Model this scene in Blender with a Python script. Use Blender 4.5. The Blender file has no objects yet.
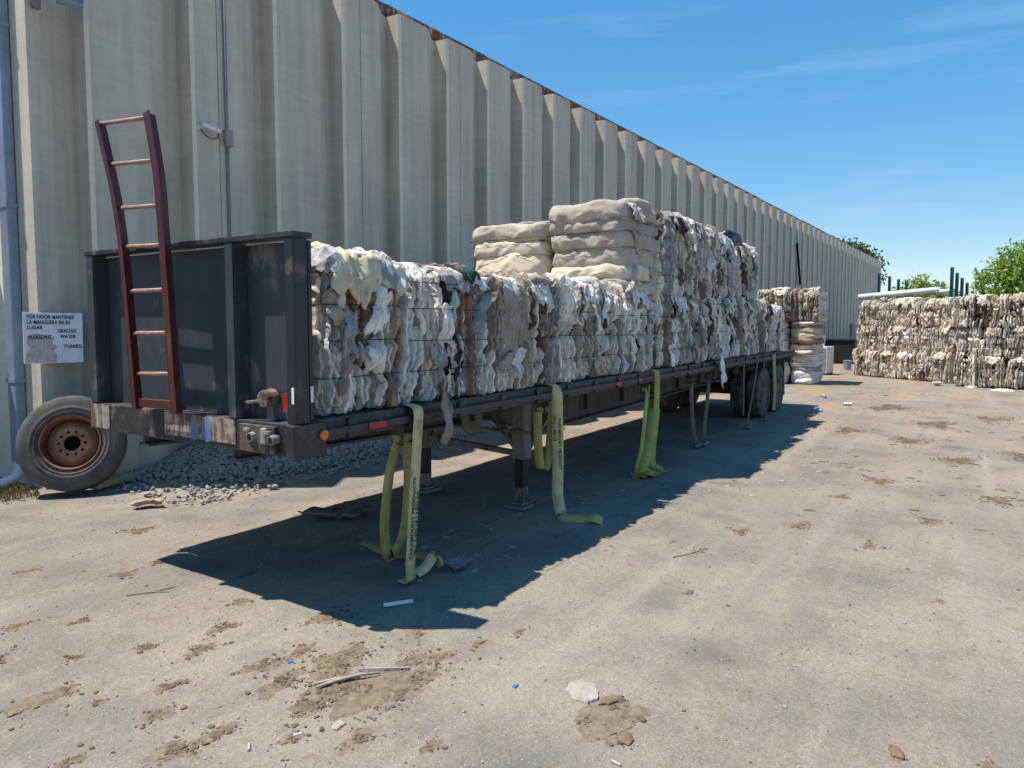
import bpy, math, random
import numpy as np
from mathutils import Vector, Matrix, Euler

# ------------------------------------------------------------------ camera, sky, sun, exposure
scene = bpy.context.scene
C = scene.collection
F_PX, PITCH, YAW, CAM_H = 720.0, math.radians(3.893), math.radians(32.963), 1.9
fw = Vector((math.cos(YAW)*math.cos(PITCH), math.sin(YAW)*math.cos(PITCH), -math.sin(PITCH)))
rt = Vector((math.sin(YAW), -math.cos(YAW), 0))
up = rt.cross(fw)
cam_data = bpy.data.cameras.new('camera')
cam = bpy.data.objects.new('camera', cam_data); C.objects.link(cam)
cam.matrix_world = Matrix(((rt.x, up.x, -fw.x, 0), (rt.y, up.y, -fw.y, 0), (rt.z, up.z, -fw.z, CAM_H), (0, 0, 0, 1)))
cam_data.sensor_width = 36; cam_data.lens = F_PX/1024*36; cam_data.shift_y = -13/1024
cam_data.clip_start = 0.05; cam_data.clip_end = 3000
scene.camera = cam

LIGHT = Vector((0.25, -0.365, -1.0)).normalized()
TO_SUN = -LIGHT
sun_data = bpy.data.lights.new('sun', 'SUN'); sun_data.energy = 5.0; sun_data.angle = math.radians(0.5)
sun_data.color = (1.0, 0.94, 0.85)
sun = bpy.data.objects.new('sun', sun_data); C.objects.link(sun)
sun.rotation_euler = LIGHT.to_track_quat('-Z', 'Y').to_euler(); sun.location = (0, 0, 30)

world = bpy.data.worlds.new('World'); scene.world = world; world.use_nodes = True
nt = world.node_tree; nt.nodes.clear()
wo = nt.nodes.new('ShaderNodeOutputWorld'); bg = nt.nodes.new('ShaderNodeBackground')
sky = nt.nodes.new('ShaderNodeTexSky'); sky.sky_type = 'NISHITA'; sky.sun_disc = False
sky.sun_elevation = math.asin(TO_SUN.z); sky.sun_rotation = math.atan2(TO_SUN.x, TO_SUN.y)
sky.air_density = 1.0; sky.dust_density = 0.1; sky.ozone_density = 4.0; sky.altitude = 500
bg.inputs['Strength'].default_value = 0.114
# faint cirrus streaks, all round the sky
tc = nt.nodes.new('ShaderNodeTexCoord'); mp = nt.nodes.new('ShaderNodeMapping')
mp.inputs['Rotation'].default_value = (0.1, 0.25, 0.5); mp.inputs['Scale'].default_value = (1.1, 1.6, 14.0)
nz = nt.nodes.new('ShaderNodeTexNoise'); nz.inputs['Scale'].default_value = 1.6; nz.inputs['Detail'].default_value = 7
nz.inputs['Roughness'].default_value = 0.62
rp = nt.nodes.new('ShaderNodeValToRGB')
rp.color_ramp.elements[0].position = 0.54; rp.color_ramp.elements[0].color = (0, 0, 0, 1)
rp.color_ramp.elements[1].position = 0.85; rp.color_ramp.elements[1].color = (0.22, 0.22, 0.22, 1)
mxs = nt.nodes.new('ShaderNodeMix'); mxs.data_type = 'RGBA'
hs = nt.nodes.new('ShaderNodeHueSaturation'); hs.inputs['Saturation'].default_value = 1.93
nt.links.new(tc.outputs['Generated'], mp.inputs['Vector']); nt.links.new(mp.outputs['Vector'], nz.inputs['Vector'])
nt.links.new(nz.outputs['Fac'], rp.inputs['Fac']); nt.links.new(rp.outputs['Color'], mxs.inputs['Factor'])
vsc = nt.nodes.new('ShaderNodeVectorMath'); vsc.operation = 'SCALE'; vsc.inputs['Scale'].default_value = 5.0
gm = nt.nodes.new('ShaderNodeGamma'); gm.inputs['Gamma'].default_value = 0.5
nt.links.new(sky.outputs['Color'], vsc.inputs[0]); nt.links.new(vsc.outputs['Vector'], gm.inputs['Color'])
nt.links.new(gm.outputs['Color'], hs.inputs['Color']); nt.links.new(hs.outputs['Color'], mxs.inputs['A'])
mxs.inputs['B'].default_value = (5.0, 5.8, 6.6, 1)
nt.links.new(mxs.outputs['Result'], bg.inputs['Color']); nt.links.new(bg.outputs['Background'], wo.inputs['Surface'])

scene.view_settings.view_transform = 'Standard'; scene.view_settings.look = 'None'
scene.view_settings.gamma = 1; scene.view_settings.use_curve_mapping = False
scene.view_settings.exposure = 0.55
scene.render.engine = 'CYCLES'

# ------------------------------------------------------------------ helpers
rng = random.Random(11)
nrng = np.random.default_rng(5)
_perm = nrng.permutation(256); _perm = np.concatenate([_perm, _perm, _perm])
_grad = nrng.normal(size=(256, 3)); _grad /= np.linalg.norm(_grad, axis=1)[:, None]

def perlin(p):
    p = np.asarray(p, float); i = np.floor(p).astype(int); f = p-i; i &= 255
    u = f*f*f*(f*(f*6-15)+10); r = 0
    for dx in (0, 1):
        wx = u[:, 0] if dx else 1-u[:, 0]
        for dy in (0, 1):
            wy = u[:, 1] if dy else 1-u[:, 1]
            for dz in (0, 1):
                wz = u[:, 2] if dz else 1-u[:, 2]
                h = _perm[_perm[_perm[(i[:, 0]+dx) & 255]+((i[:, 1]+dy) & 255)]+((i[:, 2]+dz) & 255)]
                g = _grad[h]
                r = r + wx*wy*wz*((f-np.array([dx, dy, dz]))*g).sum(1)
    return r*1.5

def ridge(p): return 1-2*np.abs(perlin(p))

class MB:
    def __init__(s): s.v = []; s.f = []; s.m = []; s.n = 0
    def add(s, v, f, mi=0):
        v = np.asarray(v, float); s.v.append(v)
        s.f += [tuple(i+s.n for i in q) for q in f]; s.m += [mi]*len(f); s.n += len(v); return s
    def box(s, x0, x1, y0, y1, z0, z1, mi=0, M=None):
        v = np.array([(x, y, z) for x in (x0, x1) for y in (y0, y1) for z in (z0, z1)], float)
        if M is not None: v = np.array([M @ Vector(q) for q in v])
        return s.add(v, [(0, 1, 3, 2), (4, 6, 7, 5), (0, 4, 5, 1), (2, 3, 7, 6), (0, 2, 6, 4), (1, 5, 7, 3)], mi)
    def bar(s, a, b, w, h, mi=0, side=(0, 0, 1)):
        a = Vector(a); b = Vector(b); d = (b-a).normalized(); sd = Vector(side)
        r = d.cross(sd).normalized()
        if r.length < .1: r = d.orthogonal().normalized()
        q = r.cross(d).normalized()
        v = [p+r*(i*w/2)+q*(j*h/2) for p in (a, b) for i in (-1, 1) for j in (-1, 1)]
        return s.add(v, [(0, 1, 3, 2), (4, 6, 7, 5), (0, 4, 5, 1), (2, 3, 7, 6), (0, 2, 6, 4), (1, 5, 7, 3)], mi)
    def tube(s, pts, r, n=8, mi=0, close=False):
        pts = [Vector(p) for p in pts]; k = len(pts); V = []; Fc = []
        rs = r if isinstance(r, (list, tuple)) else [r]*k
        ref = None
        for i, p in enumerate(pts):
            if close: d = (pts[(i+1) % k]-pts[i-1])
            else: d = pts[min(i+1, k-1)]-pts[max(i-1, 0)]
            d.normalize()
            if ref is None: ref = d.orthogonal().normalized()
            a = (ref-d*ref.dot(d)); a = a.normalized() if a.length > 1e-5 else d.orthogonal().normalized()
            ref = a; b = d.cross(a)
            for j in range(n):
                t = 2*math.pi*j/n; V.append(p+a*(rs[i]*math.cos(t))+b*(rs[i]*math.sin(t)))
        for i in range(k if close else k-1):
            for j in range(n):
                i2 = (i+1) % k
                Fc.append((i*n+j, i*n+(j+1) % n, i2*n+(j+1) % n, i2*n+j))
        if not close:
            Fc.append(tuple(range(n))[::-1]); Fc.append(tuple((k-1)*n+j for j in range(n)))
        return s.add(V, Fc, mi)
    def lathe(s, prof, n=40, M=None, mi=0):      # prof: (radius, offset) pairs, axis = -Y, closed loop if first == last
        k = len(prof); V = []; Fc = []
        for r, o in prof:
            for j in range(n):
                t = 2*math.pi*j/n; V.append((r*math.cos(t), o, r*math.sin(t)))
        for i in range(k-1):
            for j in range(n):
                Fc.append((i*n+j, i*n+(j+1) % n, (i+1)*n+(j+1) % n, (i+1)*n+j))
        if M is not None: V = [M @ Vector(q) for q in V]
        return s.add(V, Fc, mi)
    def ribbon(s, pts, wdir, w, t=0.004, mi=0):
        pts = [Vector(p) for p in pts]; k = len(pts); V = []; Fc = []
        wd = wdir if isinstance(wdir, list) else [wdir]*k
        for i, p in enumerate(pts):
            d = (pts[min(i+1, k-1)]-pts[max(i-1, 0)]).normalized(); q = Vector(wd[i]).normalized()
            n = d.cross(q)
            if n.length < 1e-4: n = Vector((0, 0, 1))
            n.normalize(); q = n.cross(d).normalized()
            for a, b in ((-1, -1), (1, -1), (1, 1), (-1, 1)): V.append(p+q*(a*w/2)+n*(b*t/2))
        for i in range(k-1):
            for j in range(4): Fc.append((i*4+j, i*4+(j+1) % 4, i*4+4+(j+1) % 4, i*4+4+j))
        Fc.append((3, 2, 1, 0)); Fc.append(tuple(k*4-4+j for j in range(4)))
        return s.add(V, Fc, mi)
    def mesh(s, name, mats, smooth=False):
        me = bpy.data.meshes.new(name); v = np.concatenate(s.v)
        me.from_pydata(v.tolist(), [], s.f)
        for m in (mats if isinstance(mats, (list, tuple)) else [mats]): me.materials.append(m)
        if len(me.materials) > 1: me.polygons.foreach_set('material_index', s.m)
        if smooth: me.polygons.foreach_set('use_smooth', [True]*len(me.polygons))
        me.update(); return me
    def build(s, name, mats, parent=None, smooth=False, bevel=0, loc=None):
        o = bpy.data.objects.new(name, s.mesh(name, mats, smooth)); C.objects.link(o)
        if parent: o.parent = parent
        if loc is not None: o.location = loc
        if bevel:
            b = o.modifiers.new('Bevel', 'BEVEL'); b.width = bevel; b.segments = 2; b.limit_method = 'ANGLE'
        return o

def tag(o, label=None, cat=None, group=None, kind=None):
    if label: o['label'] = label
    if cat: o['category'] = cat
    if group: o['group'] = group
    if kind: o['kind'] = kind
    return o
def empty(name, loc=(0, 0, 0), rot=(0, 0, 0)):
    o = bpy.data.objects.new(name, None); C.objects.link(o); o.location = loc; o.rotation_euler = rot
    o.empty_display_size = .2; return o
def inst(name, me, parent=None, loc=(0, 0, 0), rot=(0, 0, 0), sc=None):
    o = bpy.data.objects.new(name, me); C.objects.link(o); o.parent = parent; o.location = loc; o.rotation_euler = rot
    if sc: o.scale = sc
    return o

# ------------------------------------------------------------------ materials
def nodes(name):
    m = bpy.data.materials.new(name); m.use_nodes = True; t = m.node_tree
    b = t.nodes['Principled BSDF']; return m, t, b
def N(t, kind, **kw):
    n = t.nodes.new(kind)
    for k, v in kw.items():
        if k in n.inputs: n.inputs[k].default_value = v
        else: setattr(n, k, v)
    return n
def coords(t, scale=(1, 1, 1), rot=(0, 0, 0), kind='Object'):
    c = N(t, 'ShaderNodeTexCoord'); m = N(t, 'ShaderNodeMapping'); m.inputs['Scale'].default_value = scale
    m.inputs['Rotation'].default_value = rot
    t.links.new(c.outputs[kind], m.inputs['Vector']); return m.outputs['Vector']
def noise(t, vec, scale, detail=4, rough=.55):
    n = N(t, 'ShaderNodeTexNoise', Scale=scale, Detail=detail, Roughness=rough); t.links.new(vec, n.inputs['Vector']); return n.outputs['Fac']
def ramp(t, fac, a, b, ca=(0, 0, 0, 1), cb=(1, 1, 1, 1)):
    r = N(t, 'ShaderNodeValToRGB'); e = r.color_ramp.elements
    e[0].position = a; e[1].position = b; e[0].color = ca; e[1].color = cb
    t.links.new(fac, r.inputs['Fac']); return r.outputs['Color']
def mix(t, fac, a, b, blend='MIX'):
    m = N(t, 'ShaderNodeMix', data_type='RGBA', blend_type=blend)
    for s, v in (('Factor', fac), ('A', a), ('B', b)):
        if hasattr(v, 'is_output'): t.links.new(v, m.inputs[s])
        elif s == 'Factor': m.inputs[s].default_value = v
        else: m.inputs[s].default_value = (*v, 1) if len(v) == 3 else v
    return m.outputs['Result']
def bump(t, b, h, strength=.4, dist=.01):
    n = N(t, 'ShaderNodeBump', Strength=strength, Distance=dist); t.links.new(h, n.inputs['Height']); t.links.new(n.outputs['Normal'], b.inputs['Normal'])

def simple(name, c, c2=None, scale=6, rough=.7, metal=0, bs=.15, bscale=60, bd=.004, spec=.4, lo=.35, hi=.65):
    m, t, b = nodes(name); v = coords(t)
    c2 = c2 or tuple(x*.7 for x in c)
    col = mix(t, ramp(t, noise(t, v, scale, 6, .6), lo, hi), c, c2)
    fine = noise(t, v, bscale, 3)
    col = mix(t, .35, col, ramp(t, fine, .2, .8, (.35, .35, .35, 1), (1.3, 1.3, 1.3, 1)), 'MULTIPLY')
    t.links.new(col, b.inputs['Base Color'])
    b.inputs['Roughness'].default_value = rough; b.inputs['Metallic'].default_value = metal
    b.inputs['Specular IOR Level'].default_value = spec
    bump(t, b, fine, bs, bd); return m

def painted(name, paint, rust, under, amount=.55, rough=.55, scale=3.0, dust=(.32, .29, .25), dustamt=.25, ss=(6, 6, .8)):
    m, t, b = nodes(name); v = coords(t)
    streak = coords(t, ss)
    n1 = noise(t, v, scale, 8, .65); n2 = noise(t, streak, 2.2, 6, .7); n3 = noise(t, v, 45, 4)
    add = N(t, 'ShaderNodeMath', operation='MULTIPLY'); t.links.new(n1, add.inputs[0]); t.links.new(n2, add.inputs[1])
    rustm = ramp(t, add.outputs[0], amount*.5, amount*.5+.07)
    dm = ramp(t, n2, .42, .75, (0, 0, 0, 1), (dustamt*2, dustamt*2, dustamt*2, 1))
    col = mix(t, dm, paint, dust)
    col = mix(t, rustm, col, mix(t, n3, rust, under))
    t.links.new(col, b.inputs['Base Color'])
    rr = ramp(t, rustm, 0, 1, (rough, rough, rough, 1), (.92, .92, .92, 1)); t.links.new(rr, b.inputs['Roughness'])
    bump(t, b, n3, .18, .004); return m

def carpet(name, c, var=.22, pile=150, foam=False, tint=None, streak=True):
    m, t, b = nodes(name); v = coords(t)
    oi = N(t, 'ShaderNodeObjectInfo')
    n1 = noise(t, v, 5, 5, .6); n2 = noise(t, v, pile, 2, .6)
    dark = tuple(x*(1-var*1.6) for x in c); light = tuple(min(1, x*(1+var*.55)) for x in c)
    if tint: dark = tint
    col = mix(t, ramp(t, n1, .32, .68), dark, light)
    st = noise(t, coords(t, (34, 14, 3.2)), 1.0, 5, .65)
    if streak: col = mix(t, ramp(t, st, .50, .68, (0, 0, 0, 1), (.55, .55, .55, 1)), col, tuple(x*.42 for x in c) if not tint else (.13, .095, .07))
    if streak: col = mix(t, ramp(t, noise(t, coords(t, (22, 9, 2.4)), 1.3, 4, .6), .57, .70, (0, 0, 0, 1), (.7, .7, .7, 1)), col, (.36, .245, .145))
    sp = .82 if foam else .45
    col = mix(t, .9, col, ramp(t, n2, .3, .7, (sp, sp, sp, 1), (1.12, 1.12, 1.12, 1)), 'MULTIPLY')
    rv = ramp(t, oi.outputs['Random'], 0, 1, (.82, .82, .84, 1), (1.08, 1.06, 1.03, 1))
    col = mix(t, 1, col, rv, 'MULTIPLY')
    stain = ramp(t, noise(t, v, 2.3, 5, .7), .56, .72)
    col = mix(t, mix(t, .6, (0, 0, 0), stain), col, (.30, .25, .19))
    t.links.new(col, b.inputs['Base Color']); b.inputs['Roughness'].default_value = .95
    b.inputs['Specular IOR Level'].default_value = .12
    ns = N(t, 'ShaderNodeMath', operation='ADD'); t.links.new(n2, ns.inputs[0]); t.links.new(noise(t, v, 28, 4, .65), ns.inputs[1])
    bump(t, b, ns.outputs[0], .5 if not foam else .3, .012); return m

M = {}
M['white'] = carpet('white_foam', (.85, .80, .725), .10, 90, True)
M['paper'] = carpet('pale_backing', (.80, .765, .72), .14, 110, True)
M['cream'] = carpet('cream_carpet', (.70, .60, .42), .14, 130, True)
M['ivory'] = carpet('ivory_pad', (.76, .69, .56), .14, 120, True)
M['beige'] = carpet('beige_carpet', (.62, .525, .41), .2, 150)
M['taupe'] = carpet('taupe_carpet', (.47, .385, .32), .2, 160)
M['brown'] = carpet('brown_carpet', (.19, .13, .095), .25, 160)
M['grey'] = carpet('grey_carpet', (.52, .50, .48), .2, 160)
M['dark'] = carpet('charcoal_carpet', (.055, .05, .05), .3, 160)
M['rose'] = carpet('rose_carpet', (.42, .27, .21), .2, 150)
M['green'] = carpet('green_carpet', (.05, .11, .08), .3, 150)
M['ochre'] = carpet('ochre_carpet', (.52, .38, .18), .2, 140)
M['tanmix'] = carpet('tan_scrap', (.70, .60, .47), .24, 110, True)
M['greymix'] = carpet('grey_scrap', (.64, .58, .50), .26, 110, True)
M['sand'] = carpet('sand_carpet', (.64, .555, .455), .14, 150, False, None, False)
M['linen'] = carpet('linen_carpet', (.60, .53, .44), .14, 150, False, None, False)
M['butter'] = carpet('butter_pad', (.72, .62, .45), .10, 120, True, None, False)
M['wire'] = simple('baling_wire', (.05, .045, .04), rough=.5, metal=.6)

# concrete wall
def concrete(name, c1, c2, streaks=True):
    m, t, b = nodes(name); v = coords(t)
    n1 = noise(t, v, .7, 7, .6); n2 = noise(t, coords(t, (3.2, 3.2, .22)), 1.6, 6, .62); n3 = noise(t, v, 90, 3)
    col = mix(t, ramp(t, n1, .35, .68), c1, c2)
    if streaks:
        col = mix(t, ramp(t, n2, .35, .7, (.0, .0, .0, 1), (.5, .5, .5, 1)), col, tuple(x*.55 for x in c2))
        rs = ramp(t, noise(t, coords(t, (5, 5, .12)), 1.3, 5, .6), .68, .78, (0, 0, 0, 1), (.3, .3, .3, 1))
        g = N(t, 'ShaderNodeTexCoord'); sx = N(t, 'ShaderNodeSeparateXYZ'); t.links.new(g.outputs['Object'], sx.inputs[0])
        hz = N(t, 'ShaderNodeMapRange'); hz.inputs['From Min'].default_value = 5.2; hz.inputs['From Max'].default_value = 7.3
        t.links.new(sx.outputs['Z'], hz.inputs['Value'])
        col = mix(t, mix(t, 1, rs, hz.outputs['Result'], 'MULTIPLY'), col, (.25, .10, .04))
    n4 = noise(t, coords(t, (1, 1, 7)), 2.0, 5, .6)
    col = mix(t, .5, col, ramp(t, n4, .3, .7, (.86, .86, .86, 1), (1.1, 1.1, 1.1, 1)), 'MULTIPLY')
    col = mix(t, .5, col, ramp(t, n3, .25, .75, (.75, .75, .75, 1), (1.15, 1.15, 1.15, 1)), 'MULTIPLY')
    t.links.new(col, b.inputs['Base Color']); b.inputs['Roughness'].default_value = .9; b.inputs['Specular IOR Level'].default_value = .2
    bump(t, b, n3, .25, .006); return m
M['wall'] = concrete('wall_concrete', (.65, .57, .46), (.54, .475, .385))
M['edge'] = concrete('pale_edge_concrete', (.78, .71, .58), (.70, .64, .53), False)  # paler, streak-free concrete for the rib chamfers and the corner return
M['coping'] = painted('rusted_coping', (.34, .33, .31), (.15, .055, .028), (.09, .035, .02), .34, .7, 2.0)
M['gutter'] = simple('blue_grey_metal', (.28, .34, .44), (.22, .28, .37), rough=.45, metal=.2)
M['conduit'] = simple('conduit_grey', (.22, .22, .23), rough=.6)
M['black'] = painted('black_paint_worn', (.022, .025, .032), (.16, .085, .05), (.10, .085, .07), .62, .48, 3.2, (.24, .25, .26), .32)
M['panel'] = painted('headboard_faded_black', (.04, .045, .055), (.13, .075, .045), (.16, .155, .15), .62, .38, 2.0, (.085, .09, .095), .22, (2.4, 2.4, 1.3))
M['sidepost'] = painted('post_black_worn', (.014, .015, .018), (.16, .09, .055), (.12, .1, .09), .63, .5, 4, (.04, .042, .045), .2, (3, 3, 1.4))
M['sideblack'] = simple('side_plate_black', (.022, .022, .024), (.035, .033, .032), 5, .5)
M['blackrail'] = painted('rail_black_worn', (.017, .018, .021), (.17, .10, .06), (.12, .09, .07), .60, .55, 4.5, (.10, .095, .085), .2, (3.5, 3.5, 2))
M['frame'] = painted('frame_dirty_black', (.035, .032, .03), (.13, .075, .045), (.09, .07, .055), .5, .75, 3.0, (.19, .16, .13), .35)
M['nose'] = painted('nose_paint_mixed', (.34, .30, .245), (.20, .09, .045), (.06, .05, .05), .42, .7, 5.0, (.30, .27, .23), .3)
M['bluepaint'] = simple('blue_paint_patch', (.05, .15, .42), (.22, .22, .24), 14, .7)
M['leg'] = painted('landing_leg_tan', (.20, .17, .13), (.13, .075, .045), (.08, .06, .05), .5, .8, 4.0, (.26, .22, .17), .4)
M['legdark'] = simple('leg_grease_black', (.018, .018, .018), rough=.55)
M['galv'] = simple('galvanised', (.36, .355, .34), (.24, .225, .20), rough=.6, metal=.3)
M['ladder'] = painted('ladder_red_oxide', (.068, .014, .012), (.15, .05, .028), (.05, .02, .015), .60, .5, 4.0, (.20, .09, .07), .12)
M['rung'] = simple('rung_worn', (.40, .26, .21), (.28, .13, .10), 12, .5)
def tyre_mat():
    m, t, b = nodes('tyre_rubber'); v = coords(t)
    col = mix(t, ramp(t, noise(t, v, 5, 6, .65), .38, .7), (.032, .031, .030), (.15, .138, .12))
    t.links.new(col, b.inputs['Base Color']); b.inputs['Roughness'].default_value = .85
    bump(t, b, noise(t, v, 70, 3), .2, .004); return m
M['tyre'] = tyre_mat()
M['tyreold'] = simple('tyre_rubber_bleached', (.115, .108, .098), (.05, .047, .043), 3.5, .88)
M['rimrust'] = simple('rim_rust', (.24, .105, .05), (.11, .045, .025), 5, .85, bs=.35)
M['hubrust'] = simple('hub_rust_light', (.36, .19, .11), (.22, .095, .05), 7, .85, bs=.35)
M['rim'] = simple('wheel_rim_dirty', (.20, .18, .155), (.12, .10, .085), rough=.8)
M['hole'] = simple('dark_void', (.012, .010, .009), rough=1)
M['plank'] = simple('deck_wood', (.16, .115, .08), (.09, .065, .05), 3, .9, bs=.4)
M['sign'] = None
def strapm(name, c, c2):
    m, t, b = nodes(name); v = coords(t)
    col = mix(t, ramp(t, noise(t, v, 6, 5, .6), .35, .7), c, c2)
    col = mix(t, ramp(t, noise(t, v, 11, 6, .7), .52, .68, (0, 0, 0, 1), (.6, .6, .6, 1)), col, (.20, .155, .085))
    w = noise(t, v, 260, 1)
    col = mix(t, .5, col, ramp(t, w, .3, .7, (.6, .6, .6, 1), (1.15, 1.15, 1.15, 1)), 'MULTIPLY')
    t.links.new(col, b.inputs['Base Color']); b.inputs['Roughness'].default_value = .8; bump(t, b, w, .3, .003); return m
M['strapc'] = strapm('strap_cream', (.66, .55, .29), (.48, .39, .19))
M['strapo'] = strapm('strap_olive', (.42, .35, .11), (.28, .225, .07))
M['strapg'] = strapm('strap_lime', (.44, .44, .11), (.29, .29, .07))
M['strapt'] = strapm('strap_tan', (.15, .12, .085), (.09, .07, .05))
M['strapy'] = strapm('strap_faded_yellow', (.52, .47, .17), (.37, .33, .11))
M['ink'] = simple('black_ink', (.02, .02, .022), rough=.7)
M['red'] = simple('red_plastic', (.50, .025, .02), (.33, .02, .02), rough=.35)
M['orange'] = simple('amber_lens', (.75, .22, .02), (.62, .15, .02), rough=.3)
M['whitep'] = simple('white_plastic', (.78, .78, .79), (.66, .66, .68), rough=.5)
M['blueb'] = simple('blue_plastic', (.06, .22, .55), rough=.4)
M['teal'] = simple('teal_steel', (.02, .10, .12), (.03, .13, .14), rough=.5)
M['wood'] = simple('weathered_wood', (.42, .33, .22), (.27, .20, .13), 5, .9, bs=.4)
M['greywood'] = simple('bleached_stick', (.40, .345, .275), (.28, .235, .18), 8, .9, bs=.4)
M['clod'] = simple('dry_mulch', (.22, .16, .095), (.105, .075, .045), 9, 1, bs=.5)
M['dusty'] = simple('dusty_white', (.48, .44, .38), (.34, .30, .25), 20, .9)
M['dirt'] = simple('loose_dirt', (.235, .185, .125), (.155, .12, .08), 14, 1, bs=.7, bscale=35, bd=.02)
M['stone'] = simple('gravel_stone', (.40, .37, .325), (.24, .225, .205), 14, .9)
M['slab'] = simple('chipped_concrete', (.38, .345, .30), (.30, .265, .22), 10, .95, bs=.5)
M['tarp'] = simple('olive_grey_cloth', (.26, .24, .20), (.17, .155, .13), 6, .9)
M['dryweed'] = simple('dry_weed', (.34, .22, .07), (.22, .19, .06), 6, .9)
M['bark'] = simple('tree_bark', (.13, .10, .075), (.08, .06, .045), 6, .95, bs=.5)
M['bag'] = simple('black_bag', (.02, .022, .026), rough=.35)
def leafm(name, a, bb):
    m, t, b = nodes(name); v = coords(t)
    col = mix(t, ramp(t, noise(t, v, 1.6, 4), .35, .65), a, bb)
    t.links.new(col, b.inputs['Base Color']); b.inputs['Roughness'].default_value = .6
    tr = N(t, 'ShaderNodeBsdfTranslucent'); t.links.new(col, tr.inputs['Color'])
    ms = N(t, 'ShaderNodeMixShader'); ms.inputs[0].default_value = .35
    out = t.nodes['Material Output']
    t.links.new(b.outputs[0], ms.inputs[1]); t.links.new(tr.outputs[0], ms.inputs[2]); t.links.new(ms.outputs[0], out.inputs['Surface'])
    return m
M['leafb'] = leafm('leaf_bright', (.25, .38, .05), (.15, .27, .03))
M['leafd'] = leafm('leaf_deep', (.11, .16, .05), (.07, .11, .035))

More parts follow.
